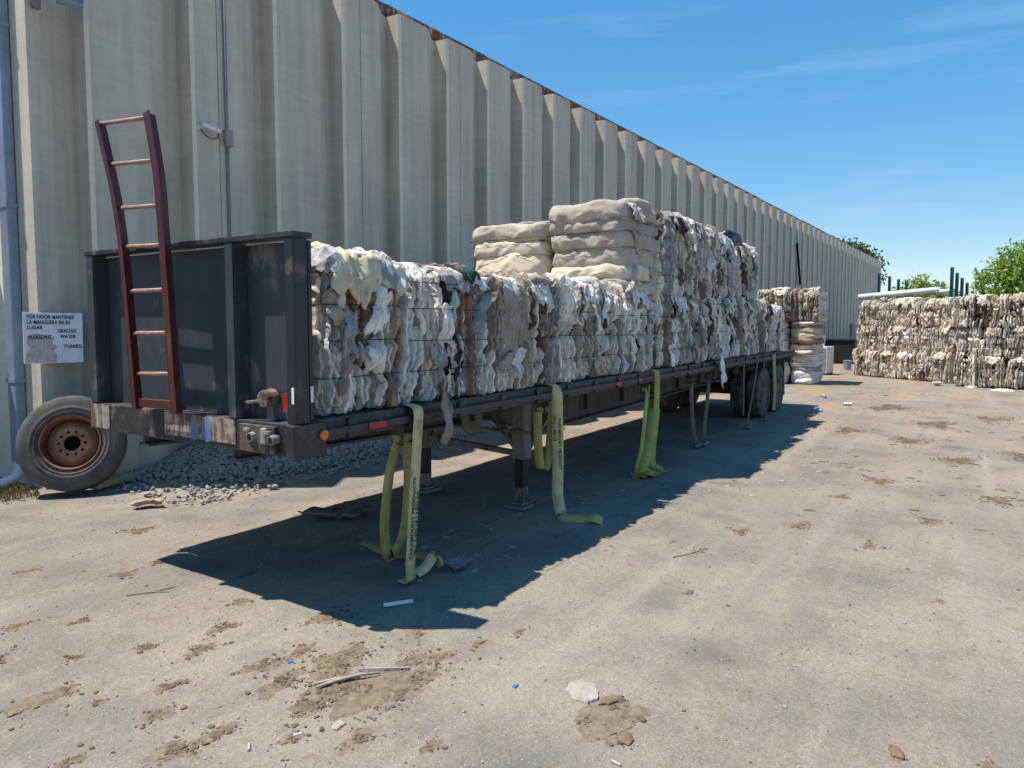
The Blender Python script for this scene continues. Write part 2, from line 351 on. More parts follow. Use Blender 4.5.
def ground_mat():
    m, t, b = nodes('dusty_yard'); v = coords(t)
    trk = coords(t, (.22, 1.5, 1), (0, 0, math.radians(-8)))
    n1 = noise(t, v, .45, 8, .62); n2 = noise(t, v, .9, 9, .66); n3 = noise(t, trk, 1.1, 7, .6)
    sp = noise(t, v, 55, 4, .7); sp2 = noise(t, v, 170, 2, .6); mid = noise(t, v, 9, 6, .65)
    col = mix(t, ramp(t, n1, .36, .64), (.300, .256, .198), (.232, .203, .163))
    col = mix(t, ramp(t, n2, .48, .64, (0, 0, 0, 1), (.85, .85, .85, 1)), col, (.17, .162, .148))
    col = mix(t, ramp(t, n3, .50, .74, (0, 0, 0, 1), (.55, .55, .55, 1)), col, (.335, .298, .245))
    col = mix(t, ramp(t, mid, .54, .70, (0, 0, 0, 1), (.7, .7, .7, 1)), col, (.215, .168, .11))
    g = N(t, 'ShaderNodeTexCoord'); sx = N(t, 'ShaderNodeSeparateXYZ'); t.links.new(g.outputs['Object'], sx.inputs[0])
    fr = N(t, 'ShaderNodeMapRange'); fr.inputs['From Min'].default_value = 8; fr.inputs['From Max'].default_value = 17
    t.links.new(sx.outputs['X'], fr.inputs['Value'])
    oz = ramp(t, noise(t, coords(t, (.5, 1.1, 1)), .8, 6, .6), .45, .7, (0, 0, 0, 1), (.8, .8, .8, 1))
    col = mix(t, mix(t, 1, oz, fr.outputs['Result'], 'MULTIPLY'), col, (.36, .235, .13))
    col = mix(t, .75, col, ramp(t, sp, .28, .72, (.62, .62, .62, 1), (1.25, 1.25, 1.25, 1)), 'MULTIPLY')
    col = mix(t, .6, col, ramp(t, sp2, .25, .75, (.72, .72, .72, 1), (1.22, 1.22, 1.22, 1)), 'MULTIPLY')
    vo = N(t, 'ShaderNodeTexVoronoi', Scale=26); t.links.new(v, vo.inputs['Vector'])
    gr = ramp(t, vo.outputs['Distance'], .05, .12, (1, 1, 1, 1), (0, 0, 0, 1))
    rs = N(t, 'ShaderNodeSeparateXYZ'); t.links.new(vo.outputs['Color'], rs.inputs[0])
    gm = mix(t, 1, gr, ramp(t, rs.outputs[0], .72, .76), 'MULTIPLY')
    col = mix(t, gm, col, mix(t, rs.outputs[1], (.10, .085, .07), (.5, .45, .38)))
    for rt_, sc_, lo_, amt, cc in ((-14, (.10, 2.6, 1), .52, .55, (.21, .19, .165)), (9, (.13, 3.4, 1), .56, .32, (.335, .295, .245)), (-32, (.16, 4.0, 1), .60, .45, (.20, .185, .165))):
        tk = noise(t, coords(t, sc_, (0, 0, math.radians(rt_))), 1.0, 5, .6)
        col = mix(t, ramp(t, tk, lo_, lo_+.14, (0, 0, 0, 1), (amt, amt, amt, 1)), col, cc)
    dv = N(t, 'ShaderNodeMapping'); dv.inputs['Scale'].default_value = (1.6, .9, 1)
    ad_ = N(t, 'ShaderNodeMix', data_type='RGBA', blend_type='ADD'); ad_.inputs['Factor'].default_value = .35
    nc_ = N(t, 'ShaderNodeTexNoise', Scale=3.0, Detail=5.0); t.links.new(v, nc_.inputs['Vector']); t.links.new(v, ad_.inputs['A']); t.links.new(nc_.outputs['Color'], ad_.inputs['B'])
    t.links.new(ad_.outputs['Result'], dv.inputs['Vector'])
    vs = N(t, 'ShaderNodeTexVoronoi', Scale=.85); t.links.new(dv.outputs['Vector'], vs.inputs['Vector'])
    stn = ramp(t, vs.outputs['Distance'], .06, .30, (.75, .75, .75, 1), (0, 0, 0, 1))
    vr = N(t, 'ShaderNodeSeparateXYZ'); t.links.new(vs.outputs['Color'], vr.inputs[0])
    col = mix(t, mix(t, 1, stn, ramp(t, vr.outputs[0], .45, .6), 'MULTIPLY'), col, (.125, .118, .108))
    wsp = N(t, 'ShaderNodeTexVoronoi', Scale=70); t.links.new(v, wsp.inputs['Vector'])
    wr = N(t, 'ShaderNodeSeparateXYZ'); t.links.new(wsp.outputs['Color'], wr.inputs[0])
    wm = mix(t, 1, ramp(t, wsp.outputs['Distance'], .10, .22, (1, 1, 1, 1), (0, 0, 0, 1)), ramp(t, wr.outputs[0], .80, .84), 'MULTIPLY')
    col = mix(t, wm, col, (.55, .51, .45))
    t.links.new(col, b.inputs['Base Color']); b.inputs['Roughness'].default_value = .93; b.inputs['Specular IOR Level'].default_value = .2
    a1 = N(t, 'ShaderNodeMath', operation='MULTIPLY_ADD'); t.links.new(mid, a1.inputs[0]); a1.inputs[1].default_value = 2.5; t.links.new(sp, a1.inputs[2])
    bump(t, b, a1.outputs[0], .55, .02); return m
M['ground'] = ground_mat()
def sign_mat():
    m, t, b = nodes('whiteboard_sign'); v = coords(t)
    col = mix(t, ramp(t, noise(t, v, 5, 4), .4, .7), (.78, .79, .82), (.66, .68, .72))
    t.links.new(col, b.inputs['Base Color']); b.inputs['Roughness'].default_value = .5; return m
M['sign'] = sign_mat()
M['peel'] = simple('peeled_board', (.44, .38, .32), (.62, .58, .54), 16, .9)

# ------------------------------------------------------------------ ground
def mound(x, y):
    sm = lambda e: np.clip(e, 0, 1)**2*(3-2*np.clip(e, 0, 1))
    return .46*sm((y-6.7)/2.1)*sm((x-4.35)/2.6)*(1-sm((x-9.5)/4))
def axis_pts(lo, hi, step, far, n):
    core = np.arange(lo, hi+1e-6, step)
    g = np.geomspace(step, 1, n)
    a = hi+np.cumsum(np.geomspace(step, (far-hi)*.25, n)); a = hi+(a-hi)*(far-hi)/(a[-1]-hi)
    b = lo-(a-hi)
    return np.concatenate([b[::-1], core, a])
xs = axis_pts(0.5, 12, .06, 1500, 34); ys = axis_pts(-3.5, 9.4, .06, 1200, 34)
X, Y = np.meshgrid(xs, ys, indexing='ij'); p = np.stack([X.ravel(), Y.ravel(), 0*X.ravel()], 1)
def gz(x, y):
    q = np.stack([np.asarray(x, float), np.asarray(y, float), 0*np.asarray(x, float)], 1)
    nr = np.exp(-((np.maximum(0, np.hypot(q[:, 0]-6, q[:, 1]-3)-12))/10)**2)
    return (.012*perlin(q*.9)+.006*perlin(q*3.1)+.004*perlin(q*9)-.012)*nr
near = np.exp(-((np.maximum(0, np.hypot(p[:, 0]-6, p[:, 1]-3)-12))/10)**2)
z = (.012*perlin(p*.9)+.006*perlin(p*3.1)+.004*perlin(p*9)-.012)*near
z += np.maximum(mound(p[:, 0], p[:, 1])-.05, 0)
hole = np.hypot((p[:, 0]-3.06)/.16, (p[:, 1]-1.43)/.12); z -= .02*np.exp(-hole**2*1.5)
p[:, 2] = z
nx, ny = len(xs), len(ys)
ii = (np.arange(nx-1)[:, None]*ny+np.arange(ny-1)[None, :]).ravel()
faces = np.stack([ii, ii+ny, ii+ny+1, ii+1], 1)
g = MB(); g.add(p, faces.tolist()); gobj = g.build('ground', M['ground'], smooth=True); gobj['kind'] = 'structure'

# ------------------------------------------------------------------ warehouse
WALL_A = math.atan(-.0177)
wh = empty('warehouse', (3.92, 8.9, 0), (0, 0, WALL_A))
tag(wh, 'long grey ribbed concrete warehouse with a rusted roof edge behind the trailer', 'warehouse')
TOP = 7.33; P_R = 1.34; FIRST = .675     # u of the first rib corner
prof = []                                 # one rib period, u from the outer corner of one rib to the next, depth into the wall
def period():
    out = [(0.0, 0.0)]
    for k in range(9):
        s = k/8; out.append((.66+.615*s, .31*(s*s*(3-2*s))))
    out.append((1.30, .04)); return out   # then strip to (1.34, 0)
def panel(pts, mats_idx, name, parent, z0=-.1, z1=TOP):
    mb = MB(); n = len(pts); back = .42
    V = []; Fc = []; mi = []
    zs = [z0, z1]
    for (u, d) in pts: V += [(u, d, z0), (u, d, z1)]
    for i in range(n-1): Fc.append((i*2, i*2+2, i*2+3, i*2+1)); mi.append(mats_idx[i])
    b0 = len(V); V += [(pts[0][0], back, z0), (pts[0][0], back, z1), (pts[-1][0], back, z0), (pts[-1][0], back, z1)]
    Fc.append((0, 1, b0+1, b0)); mi.append(0)
    Fc.append((2*n-2, b0+2, b0+3, 2*n-1)); mi.append(0)
    Fc.append(tuple([i*2+1 for i in range(n)]+[b0+3, b0+1])); mi.append(0)
    Fc.append((b0, b0+1, b0+3, b0+2)); mi.append(0)
    mb.add(V, Fc); mb.m = mi
    return mb
def shift(pts, du): return [(u+du, d) for u, d in pts]
per = period()
# corner piece up to the first seam
first = [(0, 0)]+[(FIRST-1.34+u, d) for u, d in per if FIRST-1.34+u > .1]+[(FIRST, 0), (FIRST+.6, 0)]
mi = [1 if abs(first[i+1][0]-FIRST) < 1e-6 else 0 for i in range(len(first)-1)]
SEAM = .34
def seg_pts(u0, u1):
    allp = []
    k0 = int((u0-FIRST)//P_R)-1
    for k in range(k0, k0+5):
        for u, d in per: allp.append((FIRST+k*P_R+u, d))
    q = [(u, d) for u, d in allp if u0+1e-4 < u < u1-1e-4]
    pts = [(u0, 0)]+q+[(u1, 0)]
    mi = []
    for i in range(len(pts)-1):
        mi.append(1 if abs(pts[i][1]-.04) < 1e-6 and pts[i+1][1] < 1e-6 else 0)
    return pts, mi
seams = [0]+[FIRST+P_R+SEAM+k*2*P_R for k in range(26)]
# u of seam: rib corners FIRST + k*1.34; panels are two ribs wide
for i in range(len(seams)-1):
    pts, mi = seg_pts(seams[i]+(.006 if i else 0), seams[i+1]-.006)
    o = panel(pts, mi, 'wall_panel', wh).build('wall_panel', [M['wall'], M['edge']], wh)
WLEN = seams[-1]
# body behind the panels: dark joints, roof, end walls
mb = MB(); mb.box(.02, WLEN-.02, .36, 1.7, -.1, TOP-.03); mb.build('backing_wall', M['wall'], wh)
mb = MB(); mb.box(-.012, WLEN, 1.7, 32, -.1, TOP-.02); mb.build('rear_block', M['wall'], wh)
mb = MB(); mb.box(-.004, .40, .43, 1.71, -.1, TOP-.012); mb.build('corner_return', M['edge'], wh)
# coping in lengths with rust, slightly uneven
u = -.02; k = 0
while u < WLEN:
    L = 3.05; e = min(u+L-.012, WLEN+.05); dz = rng.uniform(-.012, .012)
    mb = MB(); mb.box(u, e, .405, .70, TOP+.002, TOP+.29+dz); mb.box(u, e, .385, .403, TOP+.10, TOP+.27+dz)
    mb.build('coping', M['coping'], wh, bevel=.008); u += L; k += 1
mb = MB(); mb.box(0, WLEN, .5, 32, TOP-.02, TOP+.04); mb.build('roof', M['conduit'], wh)
# downspout on the end face
mb = MB(); mb.box(-.115, -.008, .38, .58, .25, TOP-.5); o = mb.build('downspout', M['gutter'], wh, bevel=.012)
for zc in (1.2, 3.2, 5.2):
    mb = MB(); mb.box(-.125, -.006, .365, .595, zc, zc+.05); mb.build('downspout_clamp', M['gutter'], wh)
mb = MB(); mb.tube([(-.06, .48, .27), (-.07, .47, .17), (-.15, .42, .09), (-.40, .30, .05)], .06, 12); mb.build('downspout_outlet', M['whitep'], wh, smooth=True)
# conduit near the second rib
mb = MB(); mb.tube([(2.46, -.02, 1.0), (2.46, -.02, TOP-.04)], .022, 8); mb.build('conduit', M['conduit'], wh, smooth=True)
mb = MB(); mb.box(2.41, 2.52, -.075, -.003, 4.32, 4.55); mb.build('junction_box', M['galv'], wh, bevel=.008)
# lower neighbouring wall set back at the corner
ad = MB(); ad.box(-9, 3.84, 10.62, 11, -.1, 4.2); ad.box(-9.05, 3.85, 10.55, 11.02, 4.2, 4.3)
o = ad.build('annex_wall', M['wall']); tag(o, 'low plain grey concrete wall set back left of the downspout', 'wall')

def wall_pt(u, out, z):     # world point on the wall
    c, s = math.cos(WALL_A), math.sin(WALL_A)
    return Vector((3.92+u*c+out*s, 8.9+u*s-out*c, z))

# security camera
sc = empty('security_camera', wall_pt(2.06, 0, 4.5)); sc.scale = (.68, .68, .68); tag(sc, 'small white bullet security camera on the wall by the conduit', 'camera')
mb = MB(); mb.tube([(0, 0.0, 0), (0, -.06, 0), (.03, -.14, .02)], .018, 8); mb.box(-.05, .05, -.02, .0, -.05, .05); mb.build('bracket', M['whitep'], sc, smooth=False)
mb = MB(); mb.tube([(-.02, -.12, .05), (.30, -.26, -.06)], .048, 14); mb.build('housing', M['whitep'], sc, smooth=False, bevel=.006)
mb = MB(); mb.bar((-.05, -.11, .108), (.34, -.275, -.022), .10, .008); mb.build('sun_shield', M['whitep'], sc)
mb = MB(); mb.tube([(.30, -.26, -.06), (.312, -.265, -.064)], .032, 12); mb.build('lens', M['hole'], sc)
mb = MB(); mb.tube([(0, -.03, -.03), (.08, -.08, -.15), (.22, -.08, -.20), (.36, -.05, -.13), (.41, -.04, -.03)], .010, 6); mb.build('cable', M['ink'], sc, smooth=True)
# flood light at the top of the corner
fl = empty('flood_light', wall_pt(.22, 0, 5.47)); tag(fl, 'grey-blue flood light on a bracket high on the warehouse corner', 'light')
mb = MB(); mb.box(-.16, -.08, -.06, .0, -.12, .22); mb.build('mount_plate', M['conduit'], fl, bevel=.006)
mb = MB(); mb.tube([(-.12, -.05, .02), (-.05, -.14, .05), (.06, -.2, .03)], .02, 8); mb.build('arm', M['conduit'], fl, smooth=True)
mb = MB(); Mx = Matrix.Translation((.14, -.24, .03)) @ Euler((-.5, .12, -.35)).to_matrix().to_4x4()
mb.box(-.13, .13, -.05, .05, -.09, .11, 0, Mx); mb.build('lamp_housing', M['gutter'], fl, bevel=.015)
mb = MB(); mb.box(-.11, .11, -.058, -.052, -.075, .095, 0, Mx); mb.build('lamp_glass', M['galv'], fl)

def text_obj(body, size, mat, parent, origin, xdir, ydir, name='lettering', align='LEFT', width=1.0):
    cu = bpy.data.curves.new(name, 'FONT'); cu.body = body; cu.size = size; cu.extrude = .0006; cu.align_x = align
    cu.space_character = 1.08; cu.offset = size*.018
    tmp = bpy.data.objects.new(name, cu); C.objects.link(tmp)
    bpy.context.view_layer.update()
    me = bpy.data.meshes.new_from_object(tmp.evaluated_get(bpy.context.evaluated_depsgraph_get()))
    bpy.data.objects.remove(tmp); bpy.data.curves.remove(cu)
    me.materials.clear(); me.materials.append(mat)
    x = Vector(xdir).normalized(); y = Vector(ydir).normalized(); zz = x.cross(y)
    mw = Matrix(((x.x*width, y.x, zz.x, origin[0]), (x.y*width, y.y, zz.y, origin[1]), (x.z*width, y.z, zz.z, origin[2]), (0, 0, 0, 1)))
    me.transform(mw)
    o = bpy.data.objects.new(name, me); C.objects.link(o); o.parent = parent; return o

# notice board
sg = empty('notice_sign', wall_pt(-.175, .01, 1.435), (0, .012, WALL_A))
tag(sg, 'white hand-lettered notice board on the warehouse corner above the spare wheel', 'sign')
mb = MB(); mb.box(0, .625, -.022, -.008, 0, .575); mb.build('board', M['sign'], sg, bevel=.003)
mb = MB(); q = []
pts = [(.015, .01), (.33, .012), (.335, .10), (.30, .13), (.34, .19), (.29, .235), (.315, .29), (.20, .325), (.11, .335), (.04, .31), (.03, .22), (.06, .17), (.02, .11)]
mb.add([(x, -.0235, zz) for x, zz in pts]+[(x, -.0225, zz) for x, zz in pts], [tuple(range(len(pts)))]+[(i, (i+1) % 13, 13+(i+1) % 13, 13+i) for i in range(13)])
mb.build('peeled_patch', M['peel'], sg)
for s, x, zz, w in (('POR FAVOR MANTENER', .035, .505, .74), ('LA MANGUERA EN SU', .035, .445, .74), ('LUGAR', .035, .385, .8), ('GRACIAS!', .355, .350, .72),
                    ('PLEASE PUT', .05, .278, .72), ('WATER', .375, .285, .8), ('THANKS!', .41, .17, .8)):
    text_obj(s, .058, M['ink'], sg, (x, -.0262, zz), (1, 0, 0), (0, 0, 1), width=w)

# dark pipe hanging slanted on the far wall, small box near the far end
mb = MB(); a = wall_pt(36.0, .1, 6.0); b2 = wall_pt(36.9, .12, 3.9)
mb.tube([a, b2], .06, 8); o = mb.build('hanging_pipe', M['hole'], smooth=True); tag(o, 'dark pipe hanging aslant on the far part of the warehouse wall', 'pipe')
mb = MB(); mb.box(53.6, 55.2, -.12, -.01, .75, 1.75); mb.box(53.7, 55.1, -.15, -.12, .85, 1.65); o = mb.build('louvre_vent', M['conduit'], wh)

# ------------------------------------------------------------------ flatbed trailer
TX0, TX1, TY0, TY1, DZ = 2.92, 17.33, 3.52, 5.98, 1.275
tr = empty('flatbed_trailer', ((TX0+TX1)/2, (TY0+TY1)/2, 0)); OX, OY = tr.location.x, tr.location.y
tag(tr, 'black worn flatbed semi-trailer with steel headboard, parked on its landing legs', 'trailer')
def tb(): return MB()
def tbuild(mb, name, mat, parent=None, **k):
    for v in mb.v: v[:, 0] -= OX; v[:, 1] -= OY
    return mb.build(name, mat, parent or tr, **k)
# side rails, with rub rail and stake pockets
for y, s in ((TY0, 1), (TY1, -1)):
    m = tb(); m.box(3.12, TX1, min(y, y+s*.05), max(y, y+s*.05), 1.13, DZ)
    m.box(3.16, TX1-.02, min(y-s*.045, y-s*.022), max(y-s*.045, y-s*.022), 1.165, 1.215)
    sr = tbuild(m, 'side_rail', M['blackrail'], bevel=.006)
    x = 3.4
    while s > 0 and x < TX1:
        m = tb(); m.box(x, x+.09, y-.0215, y-.0005, 1.132, 1.262); tbuild(m, 'stake_pocket', M['blackrail'], sr, bevel=.004); x += .61
# deck planks
for k in range(8):
    y0 = TY0+.052+k*.2945; m = tb(); m.box(3.14, TX1-.05, y0, y0+.286, 1.235, DZ-.006+rng.uniform(-.003, .003)); tbuild(m, 'deck_plank', M['plank'])
# cross members
x = 3.5
while x < 17.2:
    m = tb(); m.box(x, x+.012, TY0+.052, TY1-.052, 1.13, 1.23); m.box(x-.03, x+.042, TY0+.052, TY1-.052, 1.118, 1.13)
    tbuild(m, 'cross_member', M['frame']); x += .62
# main beams, shallow at the nose and deep behind the landing gear
for y in (4.18, 5.25):
    m = tb(); ol = [(3.0, 1.115), (17.25, 1.115), (17.25, .95), (16.4, .88), (12.6, .78), (6.9, .68), (6.0, .92), (3.0, .98)]
    V = [(x, y-.008, z) for x, z in ol]+[(x, y+.008, z) for x, z in ol]; n = len(ol)
    m.add(V, [tuple(range(n)), tuple(range(n, 2*n))[::-1]]+[(i, i+n, (i+1) % n+n, (i+1) % n) for i in range(n)])
    low = ol[2:][::-1]
    for i in range(len(low)-1):
        m.bar((low[i][0], y, low[i][1]), (low[i+1][0], y, low[i+1][1]), .14, .02, side=(0, 0, 1))
    x = 7.0
    while x < 12.5: m.box(x, x+.01, y-.06, y+.06, .80, 1.11); x += 1.1
    tbuild(m, 'main_beam', M['frame'])
m = tb(); m.box(17.15, TX1, TY0+.06, TY1-.06, .98, 1.232); tbuild(m, 'rear_bumper', M['frame'], bevel=.008)
# nose beam and headboard
m = tb(); m.box(2.94, 3.13, TY0+.0, 5.90, 1.06, 1.268); tbuild(m, 'nose_beam', M['blackrail'], bevel=.008)
m = tb(); m.box(2.934, 2.9385, 4.06, 4.86, 1.10, 1.262); tbuild(m, 'faded_paint_plate', M['nose'])
m = tb(); m.box(2.934, 2.9385, 5.60, 5.87, 1.075, 1.26); tbuild(m, 'faded_paint_plate', M['nose'])
m = tb(); m.box(2.905, 2.938, TY0+.12, 3.98, 1.075, 1.25); tbuild(m, 'nose_plate', M['frame'], bevel=.004)
for yy, ww in ((4.32, .10), (4.47, .08)):
    m = tb(); ol = [(yy, 1.10), (yy+ww*.6, 1.085), (yy+ww, 1.13), (yy+ww*.9, 1.25), (yy+ww*.4, 1.262), (yy+ww*.05, 1.22)]; n = 6
    m.add([(2.9325, a, b) for a, b in ol]+[(2.9335, a, b) for a, b in ol], [tuple(range(n)), tuple(range(n, 2*n))[::-1]]+[(i, i+n, (i+1) % n+n, (i+1) % n) for i in range(n)]); tbuild(m, 'paint_patch', M['bluepaint'])
m = tb(); m.box(2.90, 3.16, 3.452, 3.519, 1.055, 1.268); tbuild(m, 'nose_end_plate', M['blackrail'], bevel=.004)
m = tb(); m.box(3.05, 3.07, 3.54, 5.86, 1.27, 2.40); hp = tbuild(m, 'headboard_panel', M['panel'])
for (y0, y1) in ((3.475, 3.548), (4.05, 4.125), (5.765, 5.86)):
    m = tb(); m.box(2.935, 2.95, y0, y1, 1.272, 2.408); m.box(2.95, 3.048, y0, y0+.012, 1.272, 2.408); m.box(2.95, 3.048, y1-.012, y1, 1.272, 2.408)
    tbuild(m, 'headboard_post', M['panel'] if y0 > 3.6 else M['sidepost'], bevel=.003)
m = tb(); m.box(3.055, 3.085, 3.476, 3.535, 1.292, 2.40); tbuild(m, 'headboard_side_plate', M['sideblack'], bevel=.003)
m = tb(); m.box(2.93, 3.087, 3.467, 5.87, 2.412, 2.447); tbuild(m, 'headboard_cap', M['blackrail'], bevel=.004)
# couplings, plug box, red tag on the nose
for (y, z) in ((3.84, 1.18), (3.64, 1.175)):
    m = tb(); m.tube([(2.93, y, z), (2.875, y, z-.005)], .03, 14); gh = tbuild(m, 'air_coupling', M['galv'])
    m = tb(); m.tube([(2.8745, y, z-.005), (2.872, y, z-.005)], .022, 12); tbuild(m, 'coupling_mouth', M['hole'], gh)
    m = tb(); m.bar((2.89, y+.02, z+.038), (2.89, y+.07, z+.04), .022, .018); tbuild(m, 'coupling_lug', M['galv'], gh)
m = tb(); m.box(2.885, 2.935, 3.70, 3.755, 1.135, 1.24); tbuild(m, 'plug_socket', M['galv'], bevel=.012)
m = tb(); m.tube([(3.045, 3.80, 1.42), (2.95, 3.80, 1.41)], .055, 12); m.bar((2.97, 3.82, 1.40), (2.93, 3.93, 1.385), .03, .02); tbuild(m, 'cable_plug', M['leg'], bevel=.006)
m = tb(); m.box(3.02, 3.035, 3.585, 3.69, 1.33, 1.45); tbuild(m, 'red_tag', M['red'])
m = tb(); m.box(2.931, 2.9345, 3.48, 3.502, 1.40, 1.50); tbuild(m, 'reflective_sticker', M['whitep'])
m = tb(); m.box(3.058, 3.080, 3.472, 3.4755, 1.40, 1.50); tbuild(m, 'reflective_sticker', M['whitep'])
m = tb(); m.tube([(3.13, 3.451, 1.19), (3.13, 3.431, 1.19)], .033, 16); tbuild(m, 'marker_lamp', M['orange'], bevel=.006)
for x, w in ((3.56, .17), (7.55, .12), (8.2, .08), (9.7, .07), (13.0, .08)):
    m = tb(); m.box(x, x+w, 3.466, 3.4745, 1.168, 1.212); tbuild(m, 'red_reflector', M['red'], bevel=.003)
# landing gear
for y in (3.90, 5.18):
    m = tb(); m.box(6.12, 6.27, y-.075, y+.075, .50, 1.115); lg = tbuild(m, 'landing_leg', M['leg'], bevel=.012)
    m = tb(); m.box(6.145, 6.245, y-.05, y+.05, .05, .50); tbuild(m, 'inner_tube', M['legdark'], lg, bevel=.008)
    m = tb(); m.box(6.15, 6.24, y-.045, y+.045, .06, .21); m.v[0][:, 0] = 6.195+(m.v[0][:, 0]-6.195)*1.12; m.v[0][:, 1] = y+(m.v[0][:, 1]-y)*1.12
    tbuild(m, 'lower_socket', M['leg'], lg, bevel=.006)
    m = tb(); m.box(6.05, 6.34, y-.12, y+.12, .0, .035); m.box(6.10, 6.29, y-.08, y+.08, .035, .06); tbuild(m, 'foot', M['leg'], lg, bevel=.008)
for a, b in (((6.20, 3.975, .55), (6.20, 5.105, .62)), ((6.22, 3.97, .60), (6.35, 4.55, 1.10)), ((6.22, 5.11, .60), (6.35, 4.60, 1.10)),
             ((6.27, 3.93, .52), (7.15, 4.12, .85)), ((6.27, 5.18, .52), (7.15, 5.25, .85)), ((6.12, 5.18, .55), (5.3, 5.22, .98))):
    m = tb(); m.bar(a, b, .065, .05); tbuild(m, 'leg_brace', M['leg'])
m = tb(); m.tube([(6.05, 3.6, .80), (6.05, 5.2, .80)], .018, 8); m.tube([(6.05, 3.62, .80), (6.05, 3.60, .62)], .014, 8); tbuild(m, 'crank_shaft', M['leg'])
m = tb(); m.lathe([(.05, 0), (.17, 0), (.17, .02), (.05, .02), (.05, 0)], 24, Matrix.Translation((5.55, 4.05, 1.0))); tbuild(m, 'air_line_coil', M['strapt'])
# strap winches under the near rail
WX = (4.04, 6.12, 8.72, 10.45, 11.3, 12.8, 13.75, 14.9)
for x in WX:
    m = tb(); m.tube([(x-.10, 3.585, 1.04), (x+.085, 3.585, 1.04)], .032, 12); w = tbuild(m, 'strap_winch', M['strapo' if x < 9 else 'strapt'])
    for q in (-.075, .065):
        m = tb(); m.box(x+q, x+q+.01, 3.53, 3.64, .99, 1.125); tbuild(m, 'bracket', M['frame'], w)
# wheels: tyre profile (radius, axial)
def tyre_profile(R=.5, w=.25, rr=.285):
    h = w/2; pr = [(rr, -h*.72), (rr+.03, -h*.92), (R-.10, -h*1.02), (R-.035, -h*.93), (R-.008, -h*.74)]
    pr[2:2] = [(rr+.05, -h*.99), (rr+.053, -h*1.035), (rr+.062, -h*1.035), (rr+.065, -h*1.0), (R-.155, -h*1.03), (R-.15, -h*1.06), (R-.14, -h*1.06), (R-.136, -h*1.03)]
    for g in (-.42, 0, .42): pr += [(R, h*(g-.20)), (R, h*(g-.05)), (R-.014, h*(g-.045)), (R-.014, h*(g+.045)), (R, h*(g+.05)), (R, h*(g+.20))]
    pr += [(R-.008, h*.74), (R-.035, h*.93), (R-.10, h*1.02), (rr+.03, h*.92), (rr, h*.72), (rr, -h*.72)]
    return pr
ty_me = MB().lathe(tyre_profile(), 48).mesh('tyre', M['tyre'], True)
mb = MB().lathe([(.288, -.09), (.30, -.105), (.275, -.10), (.262, -.03), (.20, .04), (.13, .045), (.12, -.03), (.085, -.045), (.085, -.10), (.0, -.105)], 36)
mb.lathe([(.30, .10), (.262, .05), (.262, -.03)], 36)
rim_me = mb.mesh('rim', M['rim'], True)
for x in (14.72, 15.95):
    m = tb(); m.tube([(x, 3.7, .5), (x, 5.8, .5)], .065, 12); tbuild(m, 'axle', M['frame'])
    for y in (3.665, 3.985, 5.515, 5.835):
        w = empty('wheel', (x-OX, y-OY, .5), (0, rng.uniform(0, 6), 0)); w.parent = tr
        inst('tyre', ty_me, w); inst('rim', rim_me, w, rot=(0, 0, 0 if y < 3.8 or 5 < y < 5.6 else math.pi))
for y in (4.2, 5.25):
    m = tb(); m.box(14.0, 16.7, y-.04, y+.04, .70, .86)
    m.box(14.3, 15.1, y-.05, y+.05, .55, .62); m.box(15.5, 16.4, y-.05, y+.05, .55, .62); m.box(15.25, 15.42, y-.07, y+.07, .55, .9); tbuild(m, 'suspension', M['frame'])
for y in (3.60, 5.30):
    m = tb(); V = [(16.62, y, 1.12), (16.62, y+.58, 1.12), (16.72, y+.58, .28), (16.72, y, .28)]
    m.add(V+[(a+.012, b, c) for a, b, c in V], [(0, 1, 2, 3), (7, 6, 5, 4), (0, 4, 5, 1), (1, 5, 6, 2), (2, 6, 7, 3), (3, 7, 4, 0)]); tbuild(m, 'mud_flap', M['tyre'])
for y in (3.62, 5.82):
    m = tb(); m.tube([(17.335, y, 1.1), (17.35, y, 1.1)], .05, 14); tbuild(m, 'tail_lamp', M['red'])

# ------------------------------------------------------------------ ladder standing against the headboard
ld = empty('ladder', (2.86, 4.9, 1.27)); tag(ld, 'red-brown steel ladder with bent rails against the black headboard', 'ladder')
LP = [(-.03, 5.375, 3.335), (-.01, 5.235, 2.82), (.0, 5.17, 2.42), (.0, 5.07, 1.275)]
RP = [(-.03, 4.75, 3.30), (-.02, 4.665, 2.86), (.0, 4.665, 2.39), (.0, 4.59, 1.275)]
def rail(P, w, d):
    m = MB(); P = [Vector((a, y-4.9, z-1.27)) for a, y, z in P]
    # resample smooth
    Q = []
    for i in range(len(P)-1):
        for k in range(5): Q.append(P[i].lerp(P[i+1], k/5))
    Q.append(P[-1])
    for _ in range(2): Q = [Q[0]]+[(Q[i-1]+Q[i]*2+Q[i+1])/4 for i in range(1, len(Q)-1)]+[Q[-1]]
    m.ribbon(Q, (1, 0, 0), d, .008)
    off = Vector((-d/2+.004, w/2*0, 0))
    m.ribbon([q+Vector((-d/2+.004, w*.5, 0)) for q in Q], (0, 1, 0), abs(w), .008)
    return m, Q
mL, QL = rail(LP, -.045, .075); mL.build('rail', M['ladder'], ld)
mR, QR = rail(RP, -.065, .085); mR.build('rail', M['ladder'], ld)
def onrail(Q, z):
    for i in range(len(Q)-1):
        if Q[i].z >= z >= Q[i+1].z:
            t = (Q[i].z-z)/(Q[i].z-Q[i+1].z+1e-9); return Q[i].lerp(Q[i+1], t)
    return Q[0] if z > Q[0].z else Q[-1]
